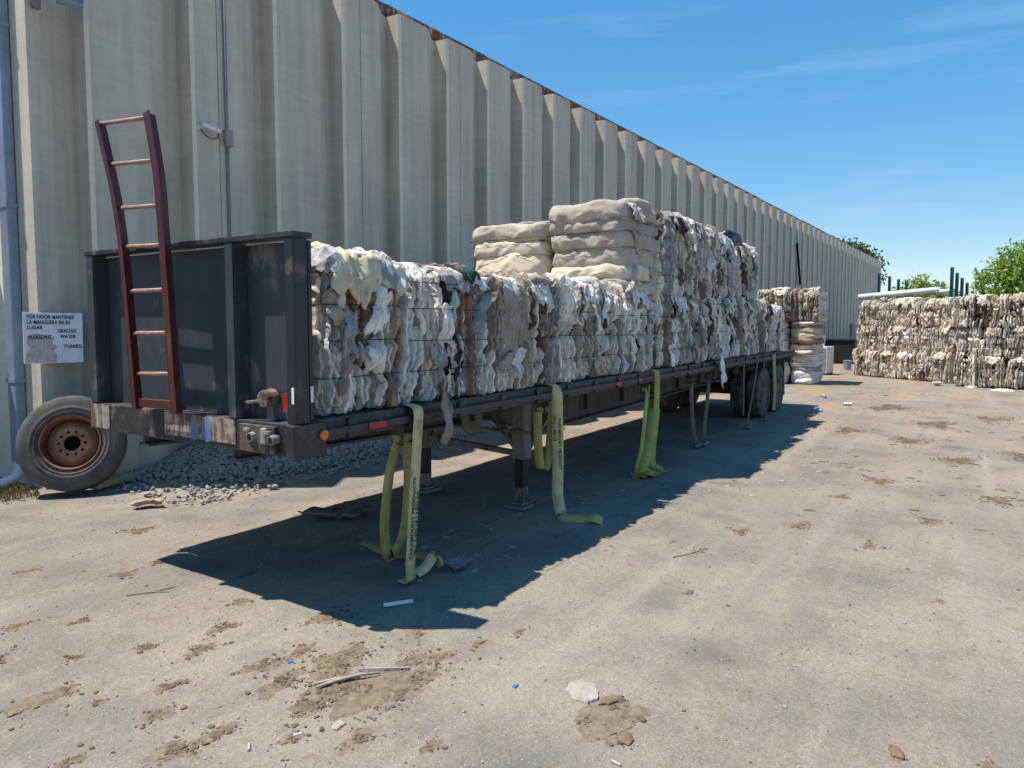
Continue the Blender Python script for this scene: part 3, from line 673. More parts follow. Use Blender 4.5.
for a, b in ((3.325, 3.275), (3.03, 2.985), (2.715, 2.685), (2.44, 2.42), (2.12, 2.12), (1.82, 1.825), (1.53, 1.545)):
    m = MB(); m.tube([onrail(QL, a-1.27), onrail(QR, b-1.27)], .0155, 10); m.build('rung', M['rung'], ld, smooth=True)
m = MB(); m.bar(onrail(QL, .055), onrail(QR, .06), .04, .06); m.build('bottom_bar', M['ladder'], ld, bevel=.004)

# ------------------------------------------------------------------ spare wheel
ax = Vector((-.60, -.76, .26)).normalized()
xa = Vector((0, 0, 1)).cross(-ax).normalized(); za = (-ax).cross(xa) * -1
za = xa.cross(-ax).normalized()
R0 = Matrix((( xa.x, -ax.x, za.x), (xa.y, -ax.y, za.y), (xa.z, -ax.z, za.z)))
sp = empty('spare_wheel', (0, 0, 0)); sp.rotation_euler = R0.to_euler()
sp.location = (4.02, 8.45, .545)
tag(sp, 'bleached truck tyre on a rusty rim leaning against the warehouse corner', 'wheel')
MB().lathe(tyre_profile(.53, .27, .29), 56).build('tyre', M['tyreold'], sp, smooth=True)
mb = MB().lathe([(.295, -.105), (.308, -.12), (.30, -.135), (.286, -.125), (.278, -.09), (.268, -.02), (.266, .10), (.30, .115)], 44)
rim = mb.build('rim', M['rimrust'], sp, smooth=True)
# dished hub plate with centre bore and ten bolt holes
mb = MB(); ns = 10; ri, r1, r2, ro = .085, .105, .155, .175
zf = -.055
def ring(r, o, n=40): return [(r*math.cos(2*math.pi*j/n), o, r*math.sin(2*math.pi*j/n)) for j in range(n)]
mb.lathe([(.267, .03), (.245, -.0), (.205, -.035), (ro+.01, zf+.002), (ro, zf)], 40)
mb.lathe([(r1, zf), (ri, zf), (ri, zf+.05)], 40)
for (a, b) in ((ro, r2), ):
    mb.lathe([(a, zf), (b, zf)], 40)
for k in range(ns):
    c0 = 2*math.pi*k/ns; h = math.pi/ns; rm = (r1+r2)/2
    pc = lambda r, t: (r*math.cos(t), zf, r*math.sin(t))
    outer = [pc(r2, c0+h), pc(r2, c0+h/2), pc(r2, c0), pc(r2, c0-h/2), pc(r2, c0-h), pc(rm, c0-h), pc(r1, c0-h), pc(r1, c0-h/2), pc(r1, c0), pc(r1, c0+h/2), pc(r1, c0+h), pc(rm, c0+h)]
    cx, cz = rm*math.cos(c0), rm*math.sin(c0)
    inner = []; deep = []
    for q in outer:
        a = math.atan2(q[2]-cz, q[0]-cx); inner.append((cx+.0155*math.cos(a), zf, cz+.0155*math.sin(a))); deep.append((cx+.0155*math.cos(a), zf+.02, cz+.0155*math.sin(a)))
    n = 12
    mb.add(outer+inner+deep, [(i, (i+1) % n, n+(i+1) % n, n+i) for i in range(n)]+[(n+i, n+(i+1) % n, 2*n+(i+1) % n, 2*n+i) for i in range(n)])
mb.build('hub_plate', M['hubrust'], sp, smooth=False)
MB().lathe([(.0, .06), (.262, .06)], 36).build('hub_back', M['hole'], sp)
# wood chock under it
m = MB(); m.bar((-.28, -.06, .045), (.30, .10, .05), .13, .085); o = m.build('wood_chock', M['wood'], bevel=.015, loc=(4.46, 8.42, 0)); tag(o, 'short weathered timber wedged under the spare wheel', 'timber')

# ------------------------------------------------------------------ bales
def rim_curve(hb, hc, n, Np):
    th = np.linspace(0, 2*np.pi, 800, endpoint=False); c, s = np.cos(th), np.sin(th)
    b = hb*np.sign(c)*np.abs(c)**(2/n); q = hc*np.sign(s)*np.abs(s)**(2/n)
    d = np.hypot(np.diff(np.r_[b, b[0]]), np.diff(np.r_[q, q[0]])); L = np.r_[0, np.cumsum(d)]
    t = np.linspace(0, L[-1], Np, endpoint=False)
    bb = np.interp(t, L, np.r_[b, b[0]]); cc = np.interp(t, L, np.r_[q, q[0]])
    tb_ = np.roll(bb, -1)-np.roll(bb, 1); tc_ = np.roll(cc, -1)-np.roll(cc, 1); l = np.hypot(tb_, tc_)+1e-9
    return bb, cc, tc_/l, -tb_/l
def fold(hb, hc, t, Np, Mm, seed, amp=1.0, pinch=(), zoff=0.0, deep=.12, n=7, wander=.05, sheet=0.0):
    """One pressed layer: a plate of thickness t along a, with a crumpled rim in (b, c); with sheet > 0 the rim shows
    separate sheet edges with crevices between them."""
    rs = np.random.default_rng(int(seed) % 2147483647)
    b, c, nb, nc = rim_curve(hb, hc, n, Np); sh = (seed*7.31) % 97
    if sheet > 0:
        ns = max(1, int(round(t/(sheet*rs.uniform(.75, 1.35)))))
        w = rs.uniform(.5, 1.6, ns); e = np.r_[0, np.cumsum(w)]; e = e/e[-1]*2-1
        s = []; pf = []; kk = []
        for k in range(ns):
            d = e[k+1]-e[k]
            for f, o in ((.03, -.058), (.12, -.007), (.5, 0), (.88, -.007), (.97, -.058)): s.append(e[k]+d*f); pf.append(o); kk.append(k)
        s = np.array(s); pf = np.array(pf); kk = np.array(kk)
    else:
        s = np.linspace(-1, 1, Mm); pf = (np.sqrt(np.clip(1-s**2*.97, 0, 1))-1)*min(.07, t*.75); kk = np.zeros(Mm, int); ns = 1
    Mm = len(s)
    S, I = np.meshgrid(s, np.arange(Np), indexing='ij'); K = np.repeat(kk, Np); PF = np.repeat(pf, Np); S = S.ravel(); I = I.ravel()
    B, Cc, NB, NC = b[I], c[I], nb[I], nc[I]
    q0 = np.stack([B*2.2+sh, Cc*2.2, np.full(B.size, sh*1.7)], 1)
    A = S*t/2*(1+.3*perlin(q0*1.3+20))+wander*perlin(q0)*1.5+wander*.5*perlin(q0*3.1+5)
    if sheet > 0:
        qk = np.stack([B*7+sh, Cc*7-sh, K*3.7], 1)
        A += sheet*.42*perlin(qk)+sheet*.22*perlin(qk*2.6+8)
        so = rs.uniform(-.065, .030, ns)
        off = PF+so[K]+.028*perlin(qk*np.array([.55, .55, 1])+40)
    else: off = PF.copy()
    P3 = np.stack([A+sh, B+sh*.3, Cc-sh*.2], 1)
    if sheet > 0:
        jt = rs.normal(0, 1, (2, A.size)); A += .0035*jt[0]; off += .0055*jt[1]
        off += amp*(.020*perlin(P3*3.2)+.022*(ridge(P3*np.array([4, 6, 8.])+K[:, None]*.9)-.5)+.014*(ridge(P3*np.array([9, 13, 15.])+9+K[:, None])-.5)+.010*(ridge(P3*np.array([24, 30, 30.]))-.5))
    else:
        off += amp*(.036*perlin(P3*2.6)+.030*(np.clip(ridge(P3*np.array([4, 3, 3.])), 0, 1)**3-.3)-.022*np.clip(ridge(P3*np.array([7, 5, 5.])+9)-.45, 0, 1)+.006*(ridge(P3*14)-.5))
    for pz in pinch: off -= (.010+.018*((seed*.37+pz*3.3) % 1))*np.exp(-((Cc+zoff-pz)/.03)**2)*np.abs(NB)
    V = np.stack([A, B+NB*off, Cc+NC*off], 1).reshape(Mm, Np, 3)
    r0 = V[0].copy(); r0[:, 1:] -= np.stack([nb, nc], 1)*deep; r1 = V[-1].copy(); r1[:, 1:] -= np.stack([nb, nc], 1)*deep
    V = np.concatenate([r0[None], V, r1[None]]); R = Mm+2; kr = np.r_[kk[0], kk, kk[-1]]
    VV = np.concatenate([V.reshape(-1, 3), V[0].mean(0)[None], V[-1].mean(0)[None]])
    i, j = np.meshgrid(np.arange(R-1), np.arange(Np), indexing='ij'); i = i.ravel(); j = j.ravel(); k = (j+1) % Np
    Fc = [tuple(q) for q in np.stack([i*Np+j, i*Np+k, (i+1)*Np+k, (i+1)*Np+j], 1).tolist()]
    fold.ids = kr[i].tolist()+[0]*(2*Np)
    a0 = R*Np
    for j in range(Np):
        k = (j+1) % Np; Fc.append((a0, k, j)); Fc.append((a0+1, (R-1)*Np+j, (R-1)*Np+k))
    return VV, Fc
def scrap(w, h, seed, nu=11, nv=15, thick=.014, curl=.05):
    """A crumpled loose sheet in the (u, v) plane, bulging along +n; columns u, n, v."""
    r = random.Random(seed); u = np.linspace(-1, 1, nu); v = np.linspace(-1, 1, nv); U, Vv = np.meshgrid(u, v, indexing='ij')
    sh = r.uniform(0, 90); ph = r.uniform(0, 6)
    ang = np.arctan2(Vv, U); rad = 1+.12*np.sin(ang*2+ph)+.12*np.sin(ang*3+ph*2)+.10*np.sin(ang*5+ph*3)+.07*np.sin(ang*9+ph*5)
    X_ = U*w/2*rad; Z_ = Vv*h/2*rad
    P3 = np.stack([X_.ravel()*5+sh, Z_.ravel()*3+sh, np.full(X_.size, sh)], 1)
    e = np.maximum(np.abs(U), np.abs(Vv)).ravel()
    nn = .04*(1-e**2)+.04*perlin(P3)+.03*(ridge(P3*np.array([2.6, 1.2, 1]))-.4)+.014*(ridge(P3*np.array([6, 3, 1])+7)-.5)+curl*r.uniform(-.6, 1)*(e**4)
    top = np.stack([X_.ravel(), nn, Z_.ravel()], 1); bot = top.copy(); bot[:, 1] -= thick; n = nu*nv
    Fc = []
    for i in range(nu-1):
        for j in range(nv-1):
            a = i*nv+j; q = (a, a+nv, a+nv+1, a+1); Fc.append(q); Fc.append(tuple(x+n for x in q[::-1]))
    loop = [i*nv for i in range(nu)]+[(nu-1)*nv+j for j in range(1, nv)]+[i*nv+nv-1 for i in range(nu-2, -1, -1)]+[j for j in range(nv-2, 0, -1)]
    for i in range(len(loop)): a, b_ = loop[i], loop[(i+1) % len(loop)]; Fc.append((b_, a, a+n, b_+n))
    return np.concatenate([top, bot]), Fc
def drape(w, ltop, lfront, seed, nu=22, nv=30, r=.10, thick=.012):
    """A sheet folded over the top front edge; local: x along the edge, y=0 front, z=0 top edge, front is -y."""
    rr = random.Random(seed); sh = rr.uniform(0, 90); tot = ltop+lfront
    U, S = np.meshgrid(np.linspace(-1, 1, nu), np.linspace(0, 1, nv), indexing='ij'); U = U.ravel(); S = S.ravel()
    W = w/2*(1+.12*np.sin(S*5+sh)+.06*np.sin(S*13+sh)); sk = rr.uniform(-.25, .25)
    X_ = U*W+sk*w*(S-.4)+.03*perlin(np.stack([S*4+sh, U*2, U*0], 1))
    D = S*(tot*(1+.08*np.sin(U*3+sh)+.05*np.sin(U*7+sh)+.03*np.sin(U*17+sh)))-ltop
    a = np.clip(D/(r*1.57), -0.5, .5)*0
    y = np.where(D < 0, -D, 0.0); z_ = np.where(D > 0, -D, 0.0)
    # round the corner
    k = np.exp(-(D/.11)**2)*.045; y = y+k; z_ = z_-k*.9
    P3 = np.stack([X_*5+sh, D*2.6+X_*1.5, np.full(U.size, sh)], 1)
    o = .035+.045*perlin(P3)+.026*(ridge(P3*np.array([2.1, 1.4, 1]))-.4)+.022*(ridge(P3*np.array([4, 3, 1])+4)-.5)
    ny_ = np.where(D < 0, 0, -1.0); nz_ = np.where(D < 0, 1.0, 0)
    bl = np.clip(D/.24+.5, 0, 1); ny_ = -bl; nz_ = 1-bl; l = np.hypot(ny_, nz_)+1e-9
    top = np.stack([X_, y+ny_/l*o, z_+nz_/l*o], 1); bot = top-np.stack([0*X_, ny_/l*thick, nz_/l*thick], 1); n = nu*nv
    Fc = []
    for i in range(nu-1):
        for j in range(nv-1):
            q0 = i*nv+j; q = (q0, q0+nv, q0+nv+1, q0+1); Fc.append(q); Fc.append(tuple(x+n for x in q[::-1]))
    loop = [i*nv for i in range(nu)]+[(nu-1)*nv+j for j in range(1, nv)]+[i*nv+nv-1 for i in range(nu-2, -1, -1)]+[j for j in range(nv-2, 0, -1)]
    for i in range(len(loop)): a_, b_ = loop[i], loop[(i+1) % len(loop)]; Fc.append((b_, a_, a_+n, b_+n))
    return np.concatenate([top, bot]), Fc

MIXED = [('white', 7), ('paper', 6), ('ivory', 3), ('beige', 3), ('taupe', 4), ('grey', 3), ('brown', 1.6), ('dark', .6), ('rose', .7), ('cream', 1)]
PALEMIX = [('white', 7), ('paper', 7), ('ivory', 4), ('grey', 2.5), ('taupe', 2), ('beige', 1.6), ('brown', .8), ('dark', .5)]
BROWNMIX = [('taupe', 3), ('beige', 3), ('brown', 1.4), ('white', 7), ('paper', 5), ('ivory', 4), ('rose', 1), ('grey', 3), ('dark', .7), ('ochre', .4)]
SCRAPMIX = [('tanmix', 6), ('greymix', 6), ('beige', 2), ('ivory', 4), ('taupe', 1), ('white', 2), ('cream', 1), ('brown', .4)]
def pick(r, pal):
    return r.choices([a for a, _ in pal], [w for _, w in pal])[0]

def bale(name, loc, L, W, H, seed, label, group, pal=MIXED, style='vertical', joined=False, res=1.0, rot=0.0, tmean=.105,
         scraps=6, drapes=2, lumps=2, wires=(.25, .48, .72, .92), layers=None, amp=1.0, forced=None, sheet=.03):
    r = random.Random(seed); rot = (rot, ) if not isinstance(rot, tuple) else rot
    items = []            # (name, verts, faces, material key)
    wz = [w*H for w in wires]
    if style == 'vertical':
        x = -L/2; i = 0
        while x < L/2-.02:
            t = max(.05, r.gauss(tmean, tmean*.3)*(1 if r.random() > .12 else r.uniform(1.5, 2.2))); t = min(t, L/2-x) if L/2-x > .06 else L/2-x
            mk = pick(r, pal); segs = [(0, H)]
            if r.random() < .75:
                s1 = r.uniform(.2, .8)*H; segs = [(0, s1), (s1, H)]
                if r.random() < .6: s2 = r.uniform(.15, .85)*H; segs = sorted([0, s1, s2, H]); segs = [(segs[k], segs[k+1]) for k in range(3)]
            for z0, z1 in segs:
                if z1-z0 < .09: continue
                hh = (z1-z0)/2*1.06; zc = (z0+z1)/2
                V, Fc = fold(W/2+r.uniform(-.065, .025), hh+(r.uniform(-.05, .09) if z1 == H else 0), t*1.22, max(24, int((W+hh*2)*2*30*res)), 7, seed*31+i*7+int(z0*100), amp, wz, zc, .10, 7, .034, sheet)
                V = V.copy(); V[:, 0] += x+t/2+V[:, 2]*r.gauss(0, .07); V[:, 2] += zc; V[:, 2] = np.maximum(V[:, 2], .004)
                ks = [mk if r.random() < .6 else pick(r, pal), pick(r, pal), mk, r.choice(('brown', 'taupe', 'rose', 'beige', 'white'))]; sel = [r.choice((0, 0, 0, 0, 1, 1, 2, 2, 3)) for _ in range(40)]
                items.append(('carpet_layer', V, Fc, ks, [sel[q % 40] for q in fold.ids])); i += 1
            x += t
    else:
        if layers is None:
            layers = []; z = 0
            while z < H-.03: t = min(max(.08, r.gauss(.17, .05)), H-z); layers.append((t, pick(r, pal))); z += t
        z = 0
        for i, (t, mk) in enumerate(layers):
            V, Fc = fold(L/2+r.uniform(-.05, .02), W/2+r.uniform(-.04, .03), t*1.22, max(40, int((W+L)*2*26*res)), 13, seed*31+i*7, amp*.9, (), 0, .15, 5, .03)
            V = V[:, [1, 2, 0]]; V[:, 2] += z+t/2; V[:, 2] = np.maximum(V[:, 2], .004)
            items.append(('carpet_layer', V, [f[::1] for f in Fc], mk)); z += t
    for i in range(lumps):
        t = r.uniform(.07, .14); V, Fc = fold(r.uniform(.22, .40)*L, r.uniform(.25, .42)*W, t, 36, 6, seed*57+i, amp*1.2, (), 0, .1, 3.2, .05)
        V = V[:, [1, 2, 0]]; a = r.uniform(-.6, .6); ca, sa = math.cos(a), math.sin(a)
        xx = V[:, 0]*ca-V[:, 1]*sa; yy = V[:, 0]*sa+V[:, 1]*ca; V[:, 0] = np.clip(xx+r.uniform(-.2, .2)*L, -L/2, L/2); V[:, 1] = np.clip(yy-r.uniform(0, .1)*W, -W/2-.02, W/2); V[:, 2] += H+t*.3+xx*r.uniform(-.08, .08)
        items.append(('carpet_roll', V, Fc, pick(r, pal)))
    for i in range(drapes):
        V, Fc = drape(r.uniform(.14, .36), r.uniform(.15, .4), r.uniform(.06, .22), seed*91+i)
        V[:, 0] = np.clip(V[:, 0]+r.uniform(-.38, .38)*L, -L/2-.02, L/2+.02); V[:, 1] += -W/2; V[:, 2] += H+r.uniform(-.02, .05)
        items.append(('carpet_flap', V, Fc, pick(r, pal)))
    for i in range(scraps):
        w, h = r.uniform(.06, .15), r.uniform(.12, .36)
        V, Fc = scrap(w, h, seed*77+i); a = r.gauss(0, .28); ca, sa = math.cos(a), math.sin(a)
        xx = V[:, 0]*ca-V[:, 2]*sa; zz = V[:, 0]*sa+V[:, 2]*ca
        V = np.stack([np.clip(xx+r.uniform(-.45, .45)*L, -L/2, L/2), -W/2-V[:, 1]-r.uniform(-.02, .02), np.clip(zz+r.uniform(.15, .85)*H, .01, H+.02)], 1)
        for pz in wz: V[:, 1] += .035*np.exp(-((V[:, 2]-pz)/.035)**2)
        items.append(('carpet_scrap', V, Fc[:], pick(r, pal)))
    if forced:
        for f in forced(r, L, W, H): items.append(f)
    wire = []
    for zz in wz:
        c = .05; a, b_ = L/2-.02, W/2+(.006 if style == 'vertical' else -.03); zj = zz+r.uniform(-.008, .008)
        wire.append([(-a+c, -b_, zj), (a-c, -b_, zj+r.uniform(-.01, .01)), (a, -b_+c, zj), (a, b_-c, zj), (a-c, b_, zj), (-a+c, b_, zj), (-a, b_-c, zj), (-a, -b_+c, zj)])
    rotv = (0, 0, rot[0]) if len(rot) == 1 else rot
    if joined:
        keys = sorted(set(k for it in items for k in (it[3] if isinstance(it[3], list) else [it[3]]))); mb = MB()
        for it in items:
            mb.add(it[1], it[2], keys.index(it[3]) if not isinstance(it[3], list) else 0)
            if isinstance(it[3], list): mp_ = [keys.index(k) for k in it[3]]; mb.m[-len(it[2]):] = [mp_[q] for q in it[4]]
        for w in wire: mb.tube(w, .004, 4, len(keys), True)
        o = mb.build(name, [M[k] for k in keys]+[M['wire']], None, style != 'vertical', loc=loc); o.rotation_euler = rotv
    else:
        o = empty(name, loc, rotv)
        for it in items:
            mb = MB().add(it[1], it[2])
            if isinstance(it[3], list): mb.m = list(it[4]); mb.build(it[0], [M[k] for k in it[3]], o, False)
            else: mb.build(it[0], M[it[3]], o, it[0] not in ('carpet_scrap', ))
        for w in wire: MB().tube(w, .0035, 5, 0, True).build('baling_wire', M['wire'], o)
    tag(o, label, 'bale', group); return o

ORD = ['first', 'second', 'third', 'fourth', 'fifth', 'sixth', 'seventh', 'eighth', 'ninth', 'tenth', 'eleventh', 'twelfth', 'thirteenth']
# first lower bale: a wide beige blanket thrown over its top edge
def blanket(r, L, W, H):
    V, Fc = drape(.52, .5, .26, 4242, 34, 40); V[:, 0] += -.02; V[:, 1] -= W/2+.01; V[:, 2] += H+.045
    V2, F2 = drape(.30, .3, .16, 991, 24, 28); V2[:, 0] += .26; V2[:, 1] -= W/2+.01; V2[:, 2] += H+.0
    return [('carpet_flap', V, Fc, 'cream'), ('carpet_flap', V2, F2, 'ivory')]
def greenish(r, L, W, H):
    V, Fc = drape(.22, .35, .06, 77, 20, 24); V[:, 0] += .28; V[:, 1] -= W/2; V[:, 2] += H+.05
    return [('carpet_flap', V, Fc, 'green')]
def bigbrown(r, L, W, H):
    V, Fc = scrap(.36, .56, 31, 24, 30); V = np.stack([np.clip(V[:, 0]-.30, -L/2, L/2), -W/2-V[:, 1]-.02, np.clip(V[:, 2]+.64, .02, H)], 1)
    V2, F2 = drape(.32, .35, .24, 313, 24, 30); V2[:, 0] += .22; V2[:, 1] -= W/2; V2[:, 2] += H+.03
    return [('carpet_scrap', V, Fc, 'taupe'), ('carpet_flap', V2, F2, 'ivory')]
low = [3.21, 4.06, 5.13, 6.36, 7.62, 8.90, 10.18, 11.46, 12.74, 14.02, 15.30, 16.35]
lowpal = [MIXED, PALEMIX, MIXED, PALEMIX, PALEMIX, PALEMIX, MIXED, PALEMIX, PALEMIX, PALEMIX, PALEMIX]
lowlab = ['carpet bale against the headboard with a cream blanket over its top edge', 'carpet bale with a dark green flap, second from the headboard, lower row', 'carpet bale with a big taupe sheet, third from the headboard, lower row']
NEAR_W = 1.18
for k in range(len(low)-1):
    L = low[k+1]-low[k]; H = [1.03, 1.0, .98, 1.0, .98, .97, .99, .98, .98, .96, .93][k]
    lab = lowlab[k] if k < 3 else 'pale striped carpet bale, %s from the headboard in the trailer\'s lower near row' % ORD[k]
    bale('carpet_bale', ((low[k]+low[k+1])/2, TY0+.015+NEAR_W/2+rng.uniform(-.02, .04), DZ+.002), L-.045, NEAR_W, H, (163, 131, 102, 143, 104, 105, 106, 107, 108, 109, 110)[k], lab, 'bales loaded on the trailer',
         lowpal[k], amp=1.25, joined=k > 5, res=1.0 if k < 4 else .7, scraps=6, drapes=3, lumps=2 if k < 6 else 1, tmean=.11, sheet=.030 if k < 5 else .034,
         forced={0: blanket, 1: greenish, 2: bigbrown}.get(k))
    bale('carpet_bale', ((low[k]+low[k+1])/2, TY1-.06-1.16/2, DZ+.002), L-.01, 1.16, H-.02, 200+k, 'carpet bale in the hidden far lower row, %s from the headboard' % ORD[k], 'bales loaded on the trailer',
         MIXED, joined=True, res=.3, scraps=0, drapes=0, lumps=2, tmean=.25, wires=(.5,), sheet=.06)
UZ = DZ+.985
# upper layer: two flat-folded bales facing the headboard, then upright ones
bale('folded_carpet_bale', (8.50, 5.26, UZ-.01), 1.22, 1.20, .90, 301, 'cream flat-folded carpet bale on the upper layer, warehouse side', 'bales loaded on the trailer', style='flat',
     layers=[(.17, 'butter'), (.33, 'butter'), (.20, 'butter'), (.19, 'sand')], scraps=0, drapes=0, lumps=1, wires=(.22, .57, .80), pal=[('linen', 1), ('sand', 1)], res=1.2, amp=.8)
bale('folded_carpet_bale', (8.50, 4.10, UZ-.02), 1.16, 1.18, 1.07, 302, 'beige-brown folded carpet bale with thick rounded layers, on top behind the lower row', 'bales loaded on the trailer', style='flat',
     layers=[(.16, 'sand'), (.17, 'butter'), (.22, 'sand'), (.20, 'sand'), (.14, 'linen'), (.20, 'sand')], scraps=3, drapes=1, lumps=2, wires=(.15, .52, .70, .85), pal=[('sand', 3), ('linen', 2), ('white', 1)], res=1.2, amp=.9)
upx = [9.09, 10.35, 11.62, 12.88, 14.12]
for k in range(4):
    L = upx[k+1]-upx[k]; H = [1.06, 1.07, 1.03, .98][k]
    bale('carpet_bale', ((upx[k]+upx[k+1])/2, TY0+.07+NEAR_W/2+rng.uniform(-.05, .08), UZ), L-.05, NEAR_W, H, 320+k, 'upright brown and white carpet bale in the upper row, %s behind the folded beige bale' % ORD[k], 'bales loaded on the trailer',
         BROWNMIX, joined=True, res=.7, scraps=6, drapes=3, lumps=2, tmean=.12, amp=1.3, sheet=.034)
    bale('carpet_bale', ((upx[k]+upx[k+1])/2, TY1-.08-1.16/2, UZ-.02), L-.01, 1.16, H-.05, 340+k, 'upper far-side carpet bale, %s behind the cream folded bale' % ORD[k], 'bales loaded on the trailer',
         BROWNMIX, joined=True, res=.3, scraps=0, drapes=0, lumps=2, tmean=.25, wires=(.5,), sheet=.06)
# black bag on top
V, Fc = fold(.42, .26, .22, 40, 9, 909, .9, (), 0, .06, 2.6, .03); V = V[:, [1, 2, 0]]
o = MB().add(V, Fc).build('black_bag', M['bag'], None, True, loc=(13.25, 3.95, UZ+1.13)); tag(o, 'shiny black bag lying on the rear upper bales', 'bag')
# bale stack on the ground behind the trailer
for ci, (cx, cy, W_, cn) in enumerate(((23.9, 4.50, .80, 'column nearer the open yard'), (23.7, 5.40, .98, 'column nearer the warehouse'))):
    zz = .006
    for li, (H, ln, pal, st) in enumerate(((.92, 'bottom', [('ivory', 4), ('paper', 3), ('grey', 1)], 'flat'), (.96, 'middle', [('cream', 2), ('ivory', 4), ('rose', 1)], 'flat'), (.92, 'top', [('beige', 4), ('taupe', 2), ('ivory', 3), ('tanmix', 4)], 'vertical'))):
        bale('stacked_bale', (cx+rng.uniform(-.05, .05), cy+rng.uniform(-.03, .03), zz), *((1.5, W_) if st == 'flat' else (W_, 1.5)), H, 400+ci*10+li, '%s bale of the stack behind the trailer tail, %s' % (ln, cn), 'bale stack behind the trailer',
             pal, st, True, .6, 0 if st == 'flat' else -math.pi/2, scraps=3 if st == 'vertical' else 0, drapes=2 if li == 2 else 0, lumps=2 if li == 2 else 0, wires=(.3, .65))
        zz += H+.012
# long bale wall on the right of the yard: two groups, three courses
def course_wall(p0, p1, n, seed, gname, cols0, tops):
    p0 = Vector(p0); p1 = Vector(p1); d = (p1-p0); L = d.length/n; ang = math.atan2(d.y, d.x)+math.pi
    dep = 1.2; nrm = Vector((-d.y, d.x)).normalized()
    if nrm.dot(p0) < 0: nrm = -nrm
    for i in range(n):
        zz = .006
        for j in range(3):
            H = .86 if j < 2 else tops[i]
            c = p0+d*((i+.5)/n)+nrm*(dep/2+rng.uniform(-.03, .06)+j*.03)
            a = math.atan2(d.y, d.x)
            # local -y must face the camera side
            face = Vector((math.sin(a), -math.cos(a)))
            if face.dot(-nrm) < 0: a += math.pi
            bale('shredded_bale', (c.x, c.y, zz), L-.06, dep, H, seed+i*5+j, '%s scrap bale, %s column from the warehouse, %s' % (('bottom', 'middle', 'top')[j], ORD[cols0+i], gname), 'bale wall across the yard',
                 SCRAPMIX, 'vertical', True, .45, a+rng.uniform(-.02, .02), .12, 6, 3, 1, (.33, .66), None, .95, None, .04)
            zz += H+.008
course_wall((28.4, 3.80), (25.95, .72), 3, 500, 'slanting far bale wall', 0, (.82, .84, .82))
course_wall((24.95, .60), (24.35, -3.1), 3, 540, 'straight far bale wall', 3, (.86, .90, .86))

# ------------------------------------------------------------------ straps
def sag(pts, n=10):
    P = [Vector(p) for p in pts]; out = []
    for i in range(len(P)-1):
        p0, p1, p2, p3 = P[max(i-1, 0)], P[i], P[i+1], P[min(i+2, len(P)-1)]
        for k in range(n):
            t = k/n; out.append(.5*((2*p1)+(p2-p0)*t+(2*p0-5*p1+4*p2-p3)*t*t+(3*p1-p0-3*p2+p3)*t**3))
    out.append(P[-1]); return out
def strap(name, label, base): 
    o = empty(name, base); tag(o, label, 'strap', 'straps hanging from the trailer'); return o
def rel(pts, b): return [(x-b[0], y-b[1], z-b[2]) for x, y, z in pts]
XD = (1, 0, 0)
b = (3.92, 3.44, 0); s1 = strap('tie_down_strap', 'cream tie-down strap with black lettering hanging to the ground near the headboard', b)
MB().ribbon(rel(sag([(4.05, 3.60, 1.285), (4.05, 3.52, 1.288), (4.05, 3.452, 1.25), (4.04, 3.448, 1.1), (3.99, 3.44, .7), (3.94, 3.43, .3), (3.915, 3.425, .12)]), b), XD, .105).build('webbing', M['strapc'], s1, True)
MB().ribbon(rel(sag([(3.915, 3.424, .125), (3.905, 3.41, .05), (3.90, 3.42, .012), (3.92, 3.50, .01)]), b), XD, .10).build('webbing_end', M['strapy'], s1, True)
p0 = Vector((3.928, 3.4215, .17)); p1 = Vector((4.02, 3.4415, .92)); dv = (p1-p0).normalized(); ud = Vector((-1, 0, 0)); ud = (ud-dv*ud.dot(dv)).normalized()
nv = dv.cross(ud)
for t, o_, st, sz in (('PARAMOUNT PRODUCTS', .002, 0, .042), ('WLL 5,400 LB / 2,454 KG', .046, 0.02, .036)):
    q = p0-ud*o_+dv*st+nv*.0045-Vector(b); text_obj(t, sz, M['ink'], s1, q, dv, ud, width=1.15)
b = (4.2, 3.7, 0); s1b = strap('tie_down_strap', 'olive tie-down strap looped behind the lettered strap near the headboard', b)
MB().ribbon(rel(sag([(3.98, 3.585, 1.03), (3.90, 3.60, .8), (3.86, 3.62, .40), (3.93, 3.64, .16), (4.06, 3.62, .30), (4.08, 3.58, .7), (4.06, 3.585, 1.03)]), b), XD, .10).build('webbing', M['strapo'], s1b, True)
MB().ribbon(rel(sag([(4.34, 4.30, .05), (4.30, 4.05, .02), (4.27, 3.85, .03), (4.30, 3.62, .06), (4.26, 3.48, .02)]), b), [(1, .2, .15)]*41, .10).build('webbing_tail', M['strapo'], s1b, True)
MB().ribbon(rel(sag([(4.02, 3.46, .03), (4.12, 3.45, .05), (4.22, 3.44, .12), (4.24, 3.40, .03)]), b), [(0, .8, .5)]*31, .08).build('webbing_flap', M['strapc'], s1b, True)
b = (6.15, 3.44, 0); s2 = strap('tie_down_strap', 'yellow-cream lettered strap hanging beside the landing leg', b)
MB().ribbon(rel(sag([(6.12, 3.60, 1.288), (6.12, 3.52, 1.29), (6.12, 3.452, 1.25), (6.13, 3.445, 1.0), (6.14, 3.44, .5), (6.10, 3.42, .2), (6.06, 3.36, .04)]), b), [(1, 0, 0)]*18+[(1-.5*min(1, i/8), -.8*min(1, i/8), 0) for i in range(43)], .11).build('webbing', M['strapc'], s2, True)
MB().ribbon(rel(sag([(6.06, 3.36, .03), (6.02, 3.28, .012), (6.08, 3.12, .02), (6.06, 3.0, .05), (6.1, 2.93, .012)]), b), [(.7, .3, .5)]*41, .10).build('webbing_tail', M['strapy'], s2, True)
